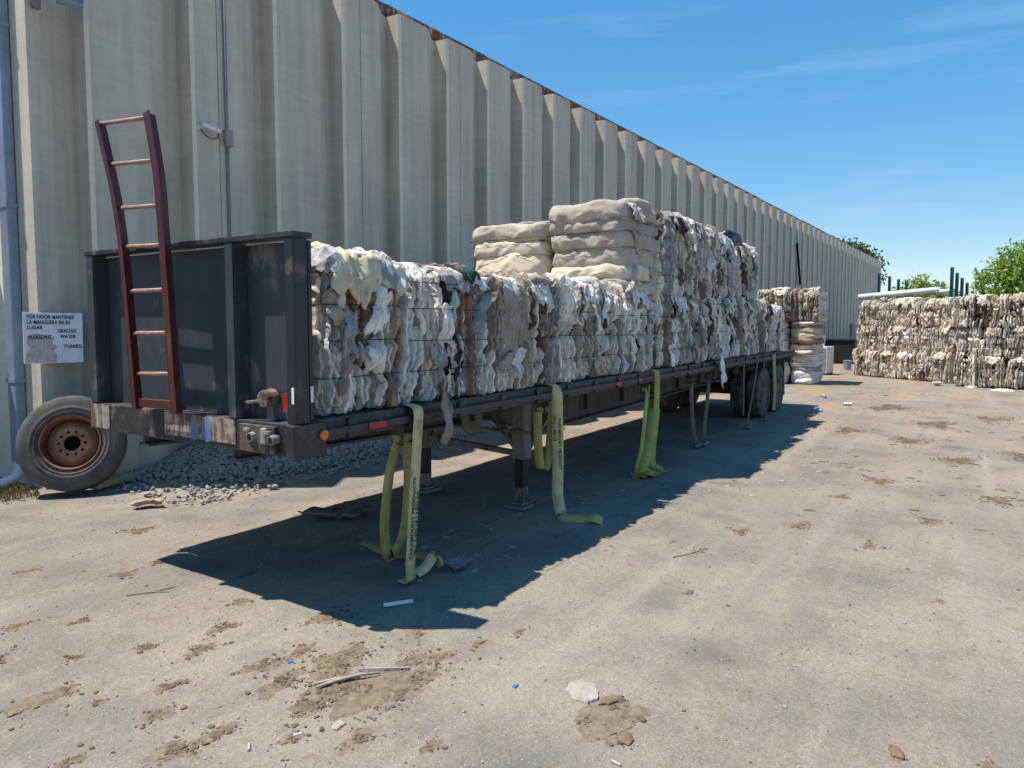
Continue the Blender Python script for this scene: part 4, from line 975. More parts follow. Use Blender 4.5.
p0 = Vector((6.130, 3.445, .98)); dv = Vector((.02, -.012, -1)).normalized(); ud = Vector((.5, -.8, 0)); ud = (ud-dv*ud.dot(dv)).normalized(); nv = dv.cross(ud)
for t, o_, st, sz in (('PARAMOUNT PRODUCTS', .008, .02, .040), ('WLL 5,400 LB', -.04, .0, .036)):
    q = p0+ud*o_+dv*st+nv*.005-Vector(b); text_obj(t, sz, M['ink'], s2, q, dv, ud, width=1.1)
b = (6.0, 3.6, .3); s2b = strap('tie_down_strap', 'olive strap loop sagging from a winch in front of the landing leg', b)
MB().ribbon(rel(sag([(5.98, 3.58, 1.03), (5.97, 3.57, .75), (6.0, 3.56, .50), (6.06, 3.55, .46), (6.12, 3.54, .55), (6.14, 3.52, .85), (6.13, 3.50, 1.12)]), b), [(.5, -.85, 0)]*61, .085).build('webbing', M['strapo'], s2b, True)
b = (8.35, 3.45, 0); s3 = strap('tie_down_strap', 'bright lime-green strap bundled on the ground below the middle of the trailer', b)
MB().ribbon(rel(sag([(8.74, 3.60, 1.285), (8.74, 3.52, 1.288), (8.74, 3.455, 1.25), (8.72, 3.44, 1.0), (8.62, 3.42, .55), (8.50, 3.42, .2), (8.42, 3.42, .03), (8.25, 3.38, .02)]), b), [(.9, -.35, 0)]*71, .10).build('webbing', M['strapg'], s3, True)
MB().ribbon(rel(sag([(8.70, 3.55, 1.1), (8.48, 3.5, .7), (8.28, 3.46, .3), (8.12, 3.44, .08), (8.30, 3.36, .02), (8.5, 3.40, .10), (8.42, 3.5, .3)]), b), [(.9, -.3, .1)]*61, .07).build('webbing_loop', M['strapg'], s3, True)
MB().ribbon(rel(sag([(8.66, 3.46, .80), (8.50, 3.44, .48), (8.28, 3.42, .26), (8.12, 3.39, .06), (8.26, 3.34, .02), (8.42, 3.33, .03)]), b), [(.45, -.9, .1)]*51, .17).build('webbing_fold', M['strapg'], s3, True)
MB().ribbon(rel(sag([(8.58, 3.43, .55), (8.45, 3.41, .30), (8.40, 3.38, .10), (8.50, 3.34, .03), (8.62, 3.30, .02)]), b), [(.5, -.85, .0)]*41, .13).build('webbing_fold', M['strapg'], s3, True)
MB().ribbon(rel(sag([(8.1, 3.5, .02), (8.22, 3.38, .07), (8.36, 3.32, .03), (8.5, 3.36, .08), (8.62, 3.3, .02)]), b), [(.3, .5, .8)]*41, .10).build('webbing_bundle', M['strapg'], s3, True)
def twin(x, label, mat, pts2, w=.09):
    bb = (pts2[0][0], 3.5, 0); s = strap('tie_down_strap', label, bb); MB().ribbon(rel(sag(pts2), bb), [(.9, -.3, 0)]*(10*(len(pts2)-1)+1), w).build('webbing', M[mat], s, True)
    if pts2[-1][2] < .1:
        m = MB(); e = pts2[-1]
        m.tube(rel([(e[0]-.12, e[1]-.03, .03), (e[0], e[1]-.06, .045), (e[0]+.1, e[1]+.02, .03)], bb), .03, 8); m.build('flat_hook', M['leg'], s, True)
twin(10.4, 'brown dirty strap hanging straight between the beam and the white rag', 'strapt', [(10.45, 3.585, 1.03), (10.44, 3.57, .7), (10.5, 3.56, .3), (10.62, 3.55, .05)])
twin(11.3, 'brown dirty strap slanting forward below the white rag', 'strapt', [(11.3, 3.585, 1.03), (11.15, 3.56, .7), (10.98, 3.54, .3), (10.85, 3.52, .05)])
twin(12.8, 'thin tan strap hanging straight ahead of the trailer tyres', 'strapt', [(12.8, 3.45, 1.26), (12.8, 3.445, .9), (12.82, 3.445, .5), (12.82, 3.45, .25)], .045)
twin(13.75, 'thin tan strap crossing diagonally before the trailer tyres', 'strapt', [(13.75, 3.45, 1.26), (13.6, 3.445, .9), (13.3, 3.43, .5), (13.0, 3.43, .04)], .045)
twin(14.2, 'thin tan strap hanging down over the front trailer tyre', 'strapt', [(14.2, 3.45, 1.26), (14.2, 3.445, .8), (14.2, 3.44, .3), (14.25, 3.44, .04)], .03)
twin(15.0, 'yellowish strap hanging across the front trailer tyre sidewall', 'strapo', [(15.0, 3.45, 1.26), (15.02, 3.44, .9), (15.1, 3.435, .5), (15.0, 3.43, .12)], .11)
# white rag on the rail and a loose strip by the second bale
V, Fc = scrap(.22, .46, 12, 8, 14); V = np.stack([V[:, 0], -V[:, 1], V[:, 2]], 1)
o = MB().add(V, Fc).build('white_rag', M['whitep'], None, True, loc=(11.42, 3.44, 1.14)); o.rotation_euler = (0, -.25, 0); tag(o, 'white rag caught on the trailer side rail', 'rag')
V, Fc = scrap(.10, .40, 15, 6, 14); V = np.stack([V[:, 0], -V[:, 1], V[:, 2]], 1)
o = MB().add(V, Fc).build('carpet_strip', M['taupe'], None, True, loc=(4.33, 3.43, 1.20)); tag(o, 'taupe carpet strip dangling over the side rail under the second bale', 'carpet strip')

# ------------------------------------------------------------------ loose matter on the ground
def stones(n, sampler, size, seed, sq=.7):
    r = np.random.default_rng(seed)
    t = (1+5**.5)/2
    ico = np.array([(-1, t, 0), (1, t, 0), (-1, -t, 0), (1, -t, 0), (0, -1, t), (0, 1, t), (0, -1, -t), (0, 1, -t), (t, 0, -1), (t, 0, 1), (-t, 0, -1), (-t, 0, 1)])/math.hypot(1, t)
    fi = np.array([(0, 11, 5), (0, 5, 1), (0, 1, 7), (0, 7, 10), (0, 10, 11), (1, 5, 9), (5, 11, 4), (11, 10, 2), (10, 7, 6), (7, 1, 8), (3, 9, 4), (3, 4, 2), (3, 2, 6), (3, 6, 8), (3, 8, 9), (4, 9, 5), (2, 4, 11), (6, 2, 10), (8, 6, 7), (9, 8, 1)])
    pos, sz = sampler(n, r)
    n = len(pos)
    sc_ = r.uniform(.55, 1.25, (n, 1, 3))*sz[:, None, None]; sc_[:, :, 2] *= sq
    v = ico[None]*(1+r.uniform(-.28, .28, (n, 12, 1)))*sc_
    a = r.uniform(0, 6.28, n); ca, sa = np.cos(a)[:, None], np.sin(a)[:, None]
    x = v[:, :, 0]*ca-v[:, :, 1]*sa; y = v[:, :, 0]*sa+v[:, :, 1]*ca
    v = np.stack([x, y, v[:, :, 2]], 2)+pos[:, None, :]
    return v.reshape(-1, 3), (fi[None]+np.arange(n)[:, None, None]*12).reshape(-1, 3).tolist()
def s_gravel(n, r):
    x = r.uniform(4.3, 13.5, n*3); y = r.uniform(6.5, 8.88, n*3); h = mound(x, y)
    keep = (h > .035+.05*r.random(len(x))) | ((r.random(len(x)) < .10) & (y > 6.7) & (x < 9))
    x, y, h = x[keep][:n], y[keep][:n], h[keep][:n]
    return np.stack([x, y, np.maximum(h-.05, 0)+r.uniform(0, .03, len(x))], 1), r.uniform(.015, .036, len(x))
V, Fc = stones(15000, s_gravel, .03, 3, .85)
o = MB().add(V, Fc).build('gravel', M['stone']); tag(o, 'heap of grey gravel between trailer and warehouse wall', 'gravel', kind='stuff')
CL = [(3.18, 1.45, .09), (2.95, 1.33, .06), (3.0, 1.52, .06), (2.55, 2.75, .2), (2.35, 2.75, .12), (2.45, 3.05, .14), (2.9, 3.0, .12), (3.3, 2.85, .08), (1.9, 3.3, .1), (2.1, 3.5, .08), (2.7, 3.9, .1), (3.4, 4.6, .08), (1.7, 4.6, .1), (2.9, 5.4, .1), (3.6, 6.4, .14), (2.62, 2.58, .22), (2.80, 2.50, .2), (2.99, 2.62, .12), (2.74, 3.24, .10), (3.18, 3.47, .16), (2.49, 3.28, .12), (2.75, 2.95, .2), (1.99, 2.92, .09), (1.78, 2.95, .12), (2.13, 2.6, .07), (1.75, 3.92, .1), (1.58, 3.9, .09), (1.99, 4.27, .06),
      (2.28, 4.06, .08), (2.44, 3.75, .1), (2.26, 4.76, .07), (2.53, 6.05, .08), (4.14, 7.18, .12), (3.2, 5.44, .07), (2.71, 2.45, .14), (3.13, 2.52, .1), (2.3, 2.33, .1), (3.12, 1.38, .10), (3.5, .24, .05), (3.61, -.11, .06),
      (7.04, 1.35, .12), (6.57, 1.77, .1), (9.6, .94, .2), (7.9, .33, .16), (6.73, .72, .1), (4.88, 1.66, .06), (5.54, 3.08, .08), (11.61, .16, .3), (9.21, -.25, .2), (13.16, .88, .35), (13.81, 1.85, .3), (5.64, .16, .05),
      (5.8, 1.89, .06), (3.66, 2.32, .05), (3.41, 2.44, .06), (3.03, 4.18, .08), (2.42, 2.01, .06), (1.48, 3.25, .06), (2.0, 5.02, .09), (1.81, 3.65, .05), (15.5, .6, .4), (17, -.3, .5), (12.5, -.6, .3), (10.5, -1.0, .25), (18, 1.6, .5), (8.5, 1.2, .12)]
def s_clods(n, r):
    w = np.array([c[2]**1.7 for c in CL]); w /= w.sum(); k = r.choice(len(CL), n, p=w); c = np.array(CL)[k]
    rad = np.abs(r.normal(0, .62, n)); a = r.uniform(0, 6.28, n); lump = .6+.4*np.sin(a*3+k)
    x = c[:, 0]+np.cos(a)*rad*c[:, 2]*lump*1.5; y = c[:, 1]+np.sin(a)*rad*c[:, 2]*lump
    s = np.exp(r.normal(math.log(.0045), .55, n))*(1+.05*np.hypot(x, y)); s = np.clip(s, .002, .016)
    return np.stack([x, y, gz(x, y)+s*.30], 1), s
V, Fc = stones(26000, s_clods, .01, 8, .36)
o = MB().add(V, Fc).build('mulch_crumbs', M['clod']); tag(o, 'dry brown mulch and dirt crumbs scattered in patches over the yard', 'mulch', kind='stuff')
def s_grit(n, r):
    d = r.uniform(1.5, 14, n)**1.0; a = r.uniform(-.15, 1.2, n)+0.0
    x = np.cos(a)*d; y = np.sin(a)*d; keep = y < 8.2; x, y = x[keep], y[keep]
    s = np.exp(r.normal(math.log(.003), .5, len(x)))*(1+.10*np.hypot(x, y)); return np.stack([x, y, gz(x, y)+s*.2], 1), np.clip(s, .002, .016)
V, Fc = stones(5000, s_grit, .01, 18, .6)
o = MB().add(V, Fc).build('grit', M['stone']); tag(o, 'fine loose grit over the whole yard surface', 'grit', kind='stuff')
V, Fc = stones(3500, s_grit, .01, 41, .4)
o = MB().add(V*np.array([1, 1, 1.0]), Fc).build('bark_crumbs', M['clod']); tag(o, 'tiny dark bark crumbs sprinkled over the whole yard', 'bark', kind='stuff')
mb = MB(); r = random.Random(77)
for (cx, cy, rad) in CL:
    n = 18; V = [(cx, cy, .003)]; ph = r.uniform(0, 6)
    for f, z in ((.4, .002), (.8, -.003)):
        for j in range(n):
            a = 2*math.pi*j/n; q = f*rad*(1.15+.3*math.sin(a*2+ph)+.22*math.sin(a*5+ph*2)+r.uniform(-.15, .15)); V.append((cx+q*1.5*math.cos(a), cy+q*.9*math.sin(a), z))
    V = np.array(V); V[:, 2] += gz(V[:, 0], V[:, 1])
    mb.add(V, [(0, 1+j, 1+(j+1) % n) for j in range(n)]+[(1+j, 1+n+j, 1+n+(j+1) % n, 1+(j+1) % n) for j in range(n)])
o = mb.build('dirt_smears', M['dirt'], None, True); tag(o, 'thin brown dirt smears under the mulch patches', 'dirt', kind='stuff')
# flakes: bits of fluff and fibre
def flakes(n, seed, cent, mat, name, label, size=(.012, .035)):
    r = random.Random(seed); mb = MB()
    for i in range(n):
        c = r.choice(cent); x = c[0]+r.gauss(0, c[2]); y = c[1]+r.gauss(0, c[2]); g0 = float(gz([x], [y])[0]); s = r.uniform(*size); a = r.uniform(0, 6.3)
        l = s*r.uniform(1, 2.2); q = [(-l, -s, .001), (l*.9, -s*.6, .006), (l, s*.5, .012), (-l*.7, s, .004)]
        q = [(x+u*math.cos(a)-v*math.sin(a), y+u*math.sin(a)+v*math.cos(a), z*.7+.001+g0) for u, v, z in q]
        mb.add(q+[(u, v, z-.004) for u, v, z in q], [(0, 1, 2, 3), (7, 6, 5, 4), (0, 4, 5, 1), (1, 5, 6, 2), (2, 6, 7, 3), (3, 7, 4, 0)])
    o = mb.build(name, mat); tag(o, label, 'litter', kind='stuff')
UNDER = [(5.5, 4.0, .8), (7.5, 3.6, .9), (10, 3.4, 1.2), (12.5, 3.3, 1.2), (4.6, 3.9, .5), (16, 2.6, .8), (18, 2.4, 1.0), (20, 2, 1.5)]
flakes(170, 4, UNDER, M['greywood'], 'fluff_litter', 'pale carpet fluff and paper bits strewn under the trailer', (.010, .03))
flakes(150, 6, [(10, .3, 1.2), (14, .5, 2.0), (18, 0, 2.5), (22, 1, 1.5)], M['clod'], 'bark_litter', 'dark flat bark flakes strewn over the far yard', (.012, .04))

# single pieces of litter
def piece(name, mb, mat, loc, label, cat, rot=(0, 0, 0), bevel=0, smooth=False):
    loc = (loc[0], loc[1], loc[2]+float(gz([loc[0]], [loc[1]])[0])+.001)
    o = mb.build(name, mat, None, smooth, bevel, loc); o.rotation_euler = rot; tag(o, label, cat); return o
def chunk(outline, h, seed):
    r = random.Random(seed); n = 28; k = len(outline); ol = []
    for i in range(n):
        f = i/n*k; q = int(f); t = f-q; p, w = outline[q], outline[(q+1) % k]
        j = 1+r.uniform(-.10, .10); ol.append(((p[0]*(1-t)+w[0]*t)*j, (p[1]*(1-t)+w[1]*t)*j))
    V = []; rings = ((1.05, -.008), (1.0, h*.75), (.9, h), (.6, h*1.05), (.3, h), (.02, h))
    for f, z in rings:
        for x, y in ol: V.append((x*f, y*f, z))
    V = np.array(V); top = V[:, 2] > 0; V[top, 2] += .35*h*perlin(np.stack([V[top, 0]*45+seed, V[top, 1]*45, V[top, 0]*0], 1))
    Fc = []
    for i in range(len(rings)-1):
        for j in range(n): Fc.append((i*n+j, i*n+(j+1) % n, (i+1)*n+(j+1) % n, (i+1)*n+j))
    Fc.append(tuple((len(rings)-1)*n+j for j in range(n)))
    return MB().add(V, Fc)
piece('concrete_chunk', chunk([(-.12, -.03), (-.06, -.085), (.03, -.095), (.10, -.05), (.09, .02), (.02, .065), (-.06, .07), (-.13, .02)], .009, 1), M['slab'], (3.22, 1.67, 0), 'flat pale concrete chip lying by the dirt-filled hole', 'concrete', (0, 0, .9))
piece('asphalt_crumble', chunk([(-.07, -.02), (-.02, -.035), (.05, -.03), (.08, 0), (.04, .03), (-.03, .03)], .013, 2), M['clod'], (3.22, 1.50, 0), 'broken grey-brown asphalt lump at the rim of the hole', 'rubble', (0, 0, -.6))
piece('asphalt_crumble', chunk([(-.05, -.02), (.0, -.04), (.06, -.015), (.03, .03), (-.04, .03)], .010, 5), M['clod'], (2.96, 1.30, 0), 'dark crumbled lump on the camera side of the hole', 'rubble', (0, 0, .4))
def patch(cx, cy, rx, ry, h, seed, name, label):
    n, k = 26, 7; V = []; Fc = []
    for i in range(k):
        for j in range(n):
            a = 2*math.pi*j/n; f = i/(k-1); rr = f*(1+.22*math.sin(a*3+seed)+.12*math.sin(a*7+seed*2)); V.append((rx*rr*math.cos(a), ry*rr*math.sin(a), 0))
    V = np.array(V); V[:, 2] = gz(V[:, 0]+cx, V[:, 1]+cy)+.7*h*(1-(np.repeat(np.arange(k)/(k-1), n))**2)-.003+.3*h*perlin(np.stack([V[:, 0]*25+seed, V[:, 1]*25, V[:, 0]*0], 1))
    for i in range(k-1):
        for j in range(n): Fc.append((i*n+j, i*n+(j+1) % n, (i+1)*n+(j+1) % n, (i+1)*n+j))
    o = MB().add(V, Fc).build(name, M['dirt'], None, True, loc=(cx, cy, 0)); tag(o, label, 'dirt', kind='stuff'); return o
patch(3.07, 1.44, .21, .13, .014, 3, 'dirt_fill', 'loose brown dirt filling the small hole in the yard').rotation_euler = (0, 0, -.4)
patch(2.68, 2.55, .30, .17, .016, 5, 'dirt_patch', 'brown dirt under the bleached stick')
patch(1.66, 3.90, .15, .08, .02, 9, 'dirt_patch', 'low hump of tan dirt and cardboard by the left edge of the yard')
piece('cardboard_scrap', chunk([(-.12, -.04), (-.03, -.06), (.09, -.03), (.11, .03), (0, .05), (-.10, .03)], .008, 7), M['dirt'], (1.60, 3.93, 0), 'brown torn cardboard lying flat on tan dirt', 'cardboard', (0, .02, .3))
mb = MB(); mb.tube([(-.17, .0, .012), (-.06, .012, .018), (.06, .01, .024), (.17, -.012, .02)], [.007, .011, .009, .005], 8); piece('stick', mb, M['greywood'], (2.64, 2.75, 0), 'bleached grey stick lying across the mulch', 'stick', (0, 0, -.55), smooth=True)
mb = MB(); mb.tube([(-.12, .02, .01), (0, .025, .014), (.12, .0, .012)], [.007, .010, .006], 8); piece('stick', mb, M['greywood'], (2.60, 2.79, 0), 'short split stick beside the longer bleached stick', 'stick', (0, 0, -.62), smooth=True)
mb = MB(); mb.tube([(-.14, 0, .012), (.14, 0, .014)], .006, 8); piece('thin_rod', mb, M['galv'], (2.84, 2.68, 0), 'thin grey rod lying behind the bleached stick', 'rod', (0, 0, -.95))
piece('foam_chip', chunk([(-.024, -.008), (.02, -.011), (.027, .007), (-.014, .01)], .004, 9), M['dusty'], (2.17, 2.60, 0), 'white foam chip in the mulch on the camera side of the stick', 'foam', (0, 0, -.4))
piece('rubble', chunk([(-.04, -.02), (.02, -.025), (.045, .01), (0, .025), (-.035, .015)], .007, 10), M['slab'], (2.32, 2.49, 0), 'grey stone lump in the mulch patch', 'stone', (0, 0, .2))
piece('blue_scrap', chunk([(-.022, -.01), (.01, -.016), (.024, .006), (-.008, .014)], .008, 11), M['blueb'], (2.62, 3.19, 0), 'crumpled light blue scrap beside the mulch', 'scrap')
piece('blue_scrap', chunk([(-.016, -.01), (.012, -.012), (.02, .008), (-.01, .012)], .009, 12), M['blueb'], (3.07, 1.97, 0), 'dark blue scrap lying alone on bare ground', 'scrap')
mb = MB(); mb.tube([(-.02, 0, .006), (.03, .01, .006)], .006, 8); piece('cream_stub', mb, M['dusty'], (2.77, 1.25, 0), 'short cream stub on bare ground below the hole', 'stub', (0, 0, 1.2))
mb = MB(); mb.tube([(-.025, 0, .006), (.03, .0, .007)], .006, 8); piece('cream_stub', mb, M['dusty'], (1.98, 2.70, 0), 'short cream stub in the mulch', 'stub', (0, 0, .9))
piece('bark_piece', chunk([(-.045, -.02), (.0, -.03), (.06, -.01), (.03, .02), (-.03, .025)], .014, 14), M['clod'], (3.50, .24, 0), 'dark bark lump lying alone on the right of the yard', 'bark', (0, 0, .3))
mb = MB(); mb.tube([(-.10, .0, .016), (.10, 0, .016)], .014, 10); piece('white_tube', mb, M['whitep'], (3.57, 3.23, 0), 'white and blue tube on the ground below the lettered strap', 'tube', (0, 0, -.62), smooth=False)
mb = MB(); mb.tube([(-.14, .05, .008), (-.03, 0, .01), (.09, -.06, .012)], .005, 6); mb.tube([(-.03, 0, .01), (.06, .06, .012)], .004, 6); mb.tube([(.0, -.02, .01), (-.02, -.1, .008)], .004, 6); piece('twig', mb, M['greywood'], (5.66, 1.97, 0), 'forked dry twig on bare ground beyond the shadow', 'twig')
mb = MB(); mb.tube([(-.15, .02, .008), (0, 0, .01), (.16, .03, .01)], .006, 6); mb.tube([(0, 0, .01), (.12, -.06, .01)], .004, 6); piece('twig', mb, M['wood'], (2.78, 4.85, 0), 'thin brown twig on the bright ground before the headboard', 'twig', (0, 0, -.5))
mb = MB(); mb.tube([(-.25, 0, .03), (.25, .03, .035)], .03, 8); piece('timber_offcut', mb, M['wood'], (19.6, 3.25, 0), 'small brown timber offcut beyond the trailer tail', 'timber', (0, 0, .3))
V, Fc = scrap(.5, .42, 61, 14, 14, .01, .12); V = np.stack([V[:, 0], V[:, 2], np.maximum(V[:, 1]*.9+.008, .004)], 1)
o = MB().add(V, Fc[:]).build('crumpled_cloth', M['tarp'], None, True, loc=(4.93, 5.20, -.016)); tag(o, 'crumpled olive-grey cloth on the ground behind the strap', 'cloth')
V, Fc = scrap(.22, .16, 62, 10, 10, .008, .1); V = np.stack([V[:, 0], V[:, 2], np.maximum(V[:, 1]*.7+.004, .003)], 1)
o = MB().add(V, Fc[:]).build('plastic_wrap', M['galv'], None, True, loc=(4.37, 3.33, -.016)); tag(o, 'crumpled clear plastic beside the fallen strap end', 'plastic')
for i, (x, y, s) in enumerate(((24.9, .15, .22), (24.3, -.6, .35), (25.0, 1.0, .15), (18.1, 2.5, .12), (16.8, 2.9, .12))):
    V, Fc = scrap(s*2, s*1.4, 70+i, 8, 8, .02, .15); V = np.stack([V[:, 0], V[:, 2], np.maximum(V[:, 1]*.7+.012, .003)], 1)
    o = MB().add(V, Fc[:]).build('fluff_clump', M['white'], None, True, loc=(x, y, -.012))
    tag(o, ['white fluff in the gap between the two bale wall parts', 'large white plastic sheet at the foot of the straight bale wall', 'small white fluff at the foot of the slanting bale wall', 'white fluff beyond the trailer shadow', 'white fluff at the end of the trailer shadow'][i], 'fluff')
# dead leaves and blue cap in front of the spare wheel
V, Fc = scrap(.26, .12, 65, 10, 8, .006, .14); V = np.stack([V[:, 0], V[:, 2], np.maximum(V[:, 1]*.6+.006, .002)], 1)
o = MB().add(V, Fc[:]).build('dead_leaves', M['wood'], None, True, loc=(4.10, 7.16, -.016)); o.rotation_euler = (0, 0, -.6); tag(o, 'tan dead leaves heaped at the edge of the gravel', 'leaves')
# weeds at the wall foot
mb = MB(); r = random.Random(9)
for i in range(420):
    x, y = r.uniform(3.05, 3.75), r.uniform(8.55, 9.3); h = r.uniform(.03, .11); a = r.uniform(0, 6.3); dx, dy = math.cos(a)*.05, math.sin(a)*.05; w = .006
    mb.add([(x-w, y, 0), (x+w, y, 0), (x+dx*.5+w*.7, y+dy*.5, h*.7), (x+dx, y+dy, h), (x+dx*.5-w*.7, y+dy*.5, h*.7)], [(0, 1, 2, 3, 4)])
o = mb.build('dry_weeds', M['dryweed']); tag(o, 'dry yellow weeds at the foot of the downspout', 'weeds', kind='stuff')

# ------------------------------------------------------------------ far yard: cabinets, posts, pipes, trees
cb = empty('white_cabinet', (28.05, 4.72, 0), (0, 0, -.25)); tag(cb, 'white metal appliance cabinet standing beyond the bale stack', 'cabinet')
mb = MB(); mb.box(-.28, .32, -.24, .30, .05, 1.02); mb.build('body', M['whitep'], cb, bevel=.02)
mb = MB(); mb.box(-.30, -.283, -.20, .26, .12, .96); mb.build('door', M['galv'], cb)
mb = MB(); mb.box(-.26, .30, -.22, .28, 0, .05); mb.build('plinth', M['hole'], cb)
b2 = empty('white_box', (28.05, 4.80, 1.023)); tag(b2, 'smaller white carton standing on the white cabinet', 'box')
mb = MB(); mb.box(-.16, .18, -.10, .16, 0, .40); mb.build('body', M['whitep'], b2, bevel=.01); mb = MB(); mb.box(-.17, .19, -.11, .17, .401, .43); mb.build('lid', M['galv'], b2)
dk = empty('dark_bin', (36.5, 5.4, 0)); tag(dk, 'dark open bin in the shade by the far warehouse wall', 'bin')
mb = MB(); mb.box(-.9, .9, -.7, .7, .08, 1.05); mb.build('body', M['legdark'], dk, bevel=.03)
mb = MB(); mb.box(-.95, .95, -.75, .75, 1.051, 1.12); mb.build('rim', M['legdark'], dk)
mb = MB(); mb.box(-.8, .8, -.6, .6, 0, .08); mb.build('skid', M['frame'], dk)
bk = empty('bucket', (31.2, 4.35, 0)); tag(bk, 'pale blue-grey bucket before the dark bin', 'bucket')
mb = MB(); Mz = Euler((math.pi/2, 0, 0)).to_matrix().to_4x4(); mb.lathe([(0, 0), (.13, 0), (.17, -.36), (.18, -.36), (.18, -.38), (.15, -.36), (.12, -.02), (0, -.02)], 20, Euler((-math.pi/2, 0, 0)).to_matrix().to_4x4()); mb.build('body', M['gutter'], bk, smooth=False)
mb = MB(); mb.tube([(-.175, 0, .34), (-.1, -.12, .27), (0, -.17, .24), (.1, -.12, .27), (.175, 0, .34)], .006, 6); mb.build('handle', M['galv'], bk)
for i, (x, y, z) in enumerate([(33.81, 3.60, 3.94), (33.85, 3.22, 3.80), (33.88, 2.89, 3.67), (33.9, 2.6, 3.58), (28.99, .86, 3.77), (28.99, .71, 3.63), (28.99, .56, 3.49), (29.0, .41, 3.35)]):
    if i > 3: x += (i-4)*1.3; z += (i-4)*.02; y = y*(x/28.99)
    e = empty('steel_post', (x, y, 0))
    tag(e, '%s dark teal steel post of the four %s' % (('tallest', 'second tallest', 'third tallest', 'shortest')[i % 4], 'beside the white pipe' if i < 4 else 'next to the bright tree'), 'post', 'teal posts behind the bale wall')
    mb = MB(); mb.box(-.05, .05, -.055, -.04, .01, z); mb.box(-.05, .05, .04, .055, .01, z); mb.box(-.008, .008, -.04, .04, .01, z); mb.build('column', M['teal'], e)
    mb = MB(); mb.box(-.15, .15, -.15, .15, 0, .012); mb.build('base_plate', M['teal'], e)
pp = empty('long_pipe', (31.8, 2.5, 0)); tag(pp, 'long white pipe resting on trestles behind the bale wall', 'pipe')
mb = MB(); mb.tube([(1.0, 1.7, 2.93), (-.83, -1.21, 3.09)], .11, 12); mb.build('tube', M['whitep'], pp, smooth=True)
mb = MB(); mb.tube([(-.80, -1.1, 3.02), (-.86, -1.6, 3.02)], .085, 12); mb.build('end_sleeve', M['whitep'], pp, smooth=True)
for q in ((.6, 1.07), (-.7, -1.0)):
    mb = MB(); mb.box(q[0]-.09, q[0]+.09, q[1]-.09, q[1]+.09, 0, 2.90); mb.build('trestle', M['wood'], pp)
mb = MB(); mb.add([(-1.2, -.9, 0), (1.2, -.9, 0), (1.2, .9, 0), (-1.2, .9, 0), (-1.2, -.9, 2.6), (1.2, -.9, 2.6), (1.2, .9, 2.6), (-1.2, .9, 2.6), (-1.2, 0, 3.05), (1.2, 0, 3.05)],
                  [(0, 1, 5, 4), (2, 3, 7, 6), (1, 2, 6, 9, 5), (3, 0, 4, 8, 7), (4, 5, 9, 8), (6, 7, 8, 9)])
o = mb.build('small_shed', M['legdark'], None, False, .01, (36.0, 2.55, 0)); tag(o, 'small dark gabled shed roof peeking over the bale wall', 'shed')

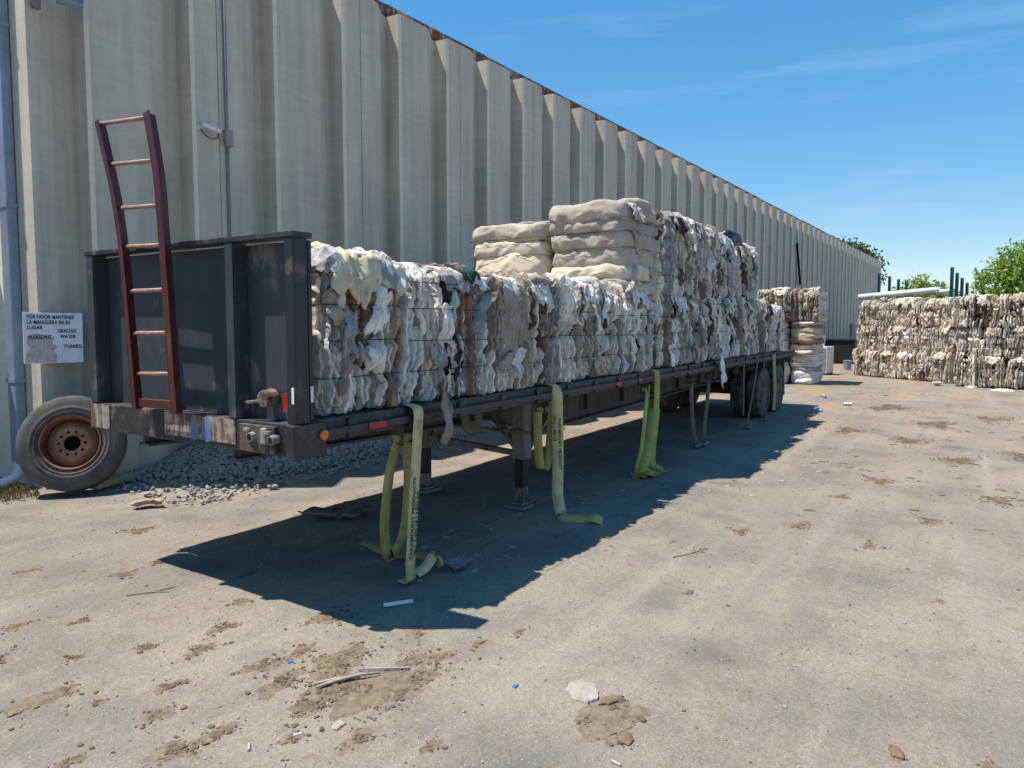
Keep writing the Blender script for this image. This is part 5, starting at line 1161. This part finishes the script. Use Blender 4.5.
def tree(name, loc, blobs, nleaf, lsz, mat, label, seed, trunk_r, h0):
    r = random.Random(seed); rr = np.random.default_rng(seed); e = empty(name, loc); tag(e, label, 'tree')
    mb = MB(); top = max(b[2] for b in blobs)
    mb.tube([(0, 0, -.05), (.05, .03, h0*.5), (-.04, .05, h0), (.05, 0, top*.85)], [trunk_r*1.25, trunk_r, trunk_r*.8, trunk_r*.25], 10)
    for b in blobs:
        mb.tube([(0, .03, h0*r.uniform(.6, 1)), (b[0]*.45, b[1]*.45, (h0+b[2])/2), (b[0], b[1], b[2])], [trunk_r*.5, trunk_r*.3, trunk_r*.06], 6)
        for k in range(5):
            a = r.uniform(0, 6.3); mb.tube([(b[0]*.6, b[1]*.6, h0*.4+b[2]*.6), (b[0]+math.cos(a)*b[3]*.85, b[1]+math.sin(a)*b[3]*.85, b[2]+r.uniform(-.4, .7)*b[4])], [trunk_r*.15, trunk_r*.03], 4)
    mb.build('trunk', M['bark'], e, smooth=True)
    vol = np.array([b[3]**2*b[4] for b in blobs]); vol = vol/vol.sum()
    # leaf sprays: cluster centres near the surface of each blob, leaves round them
    nc = nleaf//16; k = rr.choice(len(blobs), nc, p=vol); B = np.array(blobs)[k]
    d = rr.normal(size=(nc, 3)); d /= np.linalg.norm(d, axis=1)[:, None]; rad = rr.uniform(.35, 1.08, nc)[:, None]**.6
    cc = B[:, :3]+d*rad*np.stack([B[:, 3], B[:, 3], B[:, 4]], 1)
    cen = np.repeat(cc, 16, 0)+rr.normal(0, lsz*1.5, (nc*16, 3)); n = len(cen)
    a = rr.normal(size=(n, 3)); a /= np.linalg.norm(a, axis=1)[:, None]; t = rr.normal(size=(n, 3)); b_ = np.cross(a, t); b_ /= np.linalg.norm(b_, axis=1)[:, None]
    s = rr.uniform(.55, 1.2, n)[:, None]*lsz
    V = np.stack([cen-a*s, cen+b_*s*.45, cen+a*s, cen-b_*s*.45], 1).reshape(-1, 3)
    me = bpy.data.meshes.new('crown'); me.from_pydata(V.tolist(), [], (np.arange(n)[:, None]*4+np.arange(4)[None]).tolist()); me.materials.append(M[mat])
    o = bpy.data.objects.new('crown', me); C.objects.link(o); o.parent = e
tree('broadleaf_tree', (42, -1.9, 0), [(0, 0, 4.3, 1.5, 1.3), (.2, 1.2, 3.6, 1.1, 1.0), (0, -1.5, 4.6, 1.6, 1.5), (.3, 1.9, 2.6, .9, .8), (.3, -.2, 2.6, 1.9, 1.2), (0, -3.0, 4.0, 1.7, 1.6), (0, .6, 4.7, .8, .7)], 16000, .13, 'leafb', 'bright green leafy tree behind the straight bale wall and four posts', 3, .2, 2.0)
tree('broadleaf_tree', (50, 3.0, 0), [(0, 0, 3.6, 1.0, .9), (0, 1.1, 3.1, .9, .7), (0, -1.0, 3.3, .9, .8), (.2, .2, 2.2, 1.6, 1.0)], 7000, .13, 'leafb', 'bright green low tree behind the white pipe and four posts', 5, .15, 1.5)
tree('broadleaf_tree', (97, 15.2, 0), [(0, 0, 10.2, 2.6, 1.3), (0, 2.5, 11.2, 1.6, 1.0), (0, -3.0, 9.2, 1.5, 1.2), (0, -1.6, 10.0, 1.6, 1.0), (0, -4.0, 7.6, 1.0, 1.6)], 6000, .30, 'leafd', 'dark green tree rising beyond the far end of the warehouse roof', 7, .3, 6.0)
tree('broadleaf_tree', (60, -9, 0), [(0, 0, 4.5, 2.2, 1.8), (0, 2, 3.6, 1.6, 1.3), (0, -2, 4, 1.8, 1.5)], 7000, .18, 'leafb', 'round green tree farther right beyond the bale wall', 8, .25, 2.0)
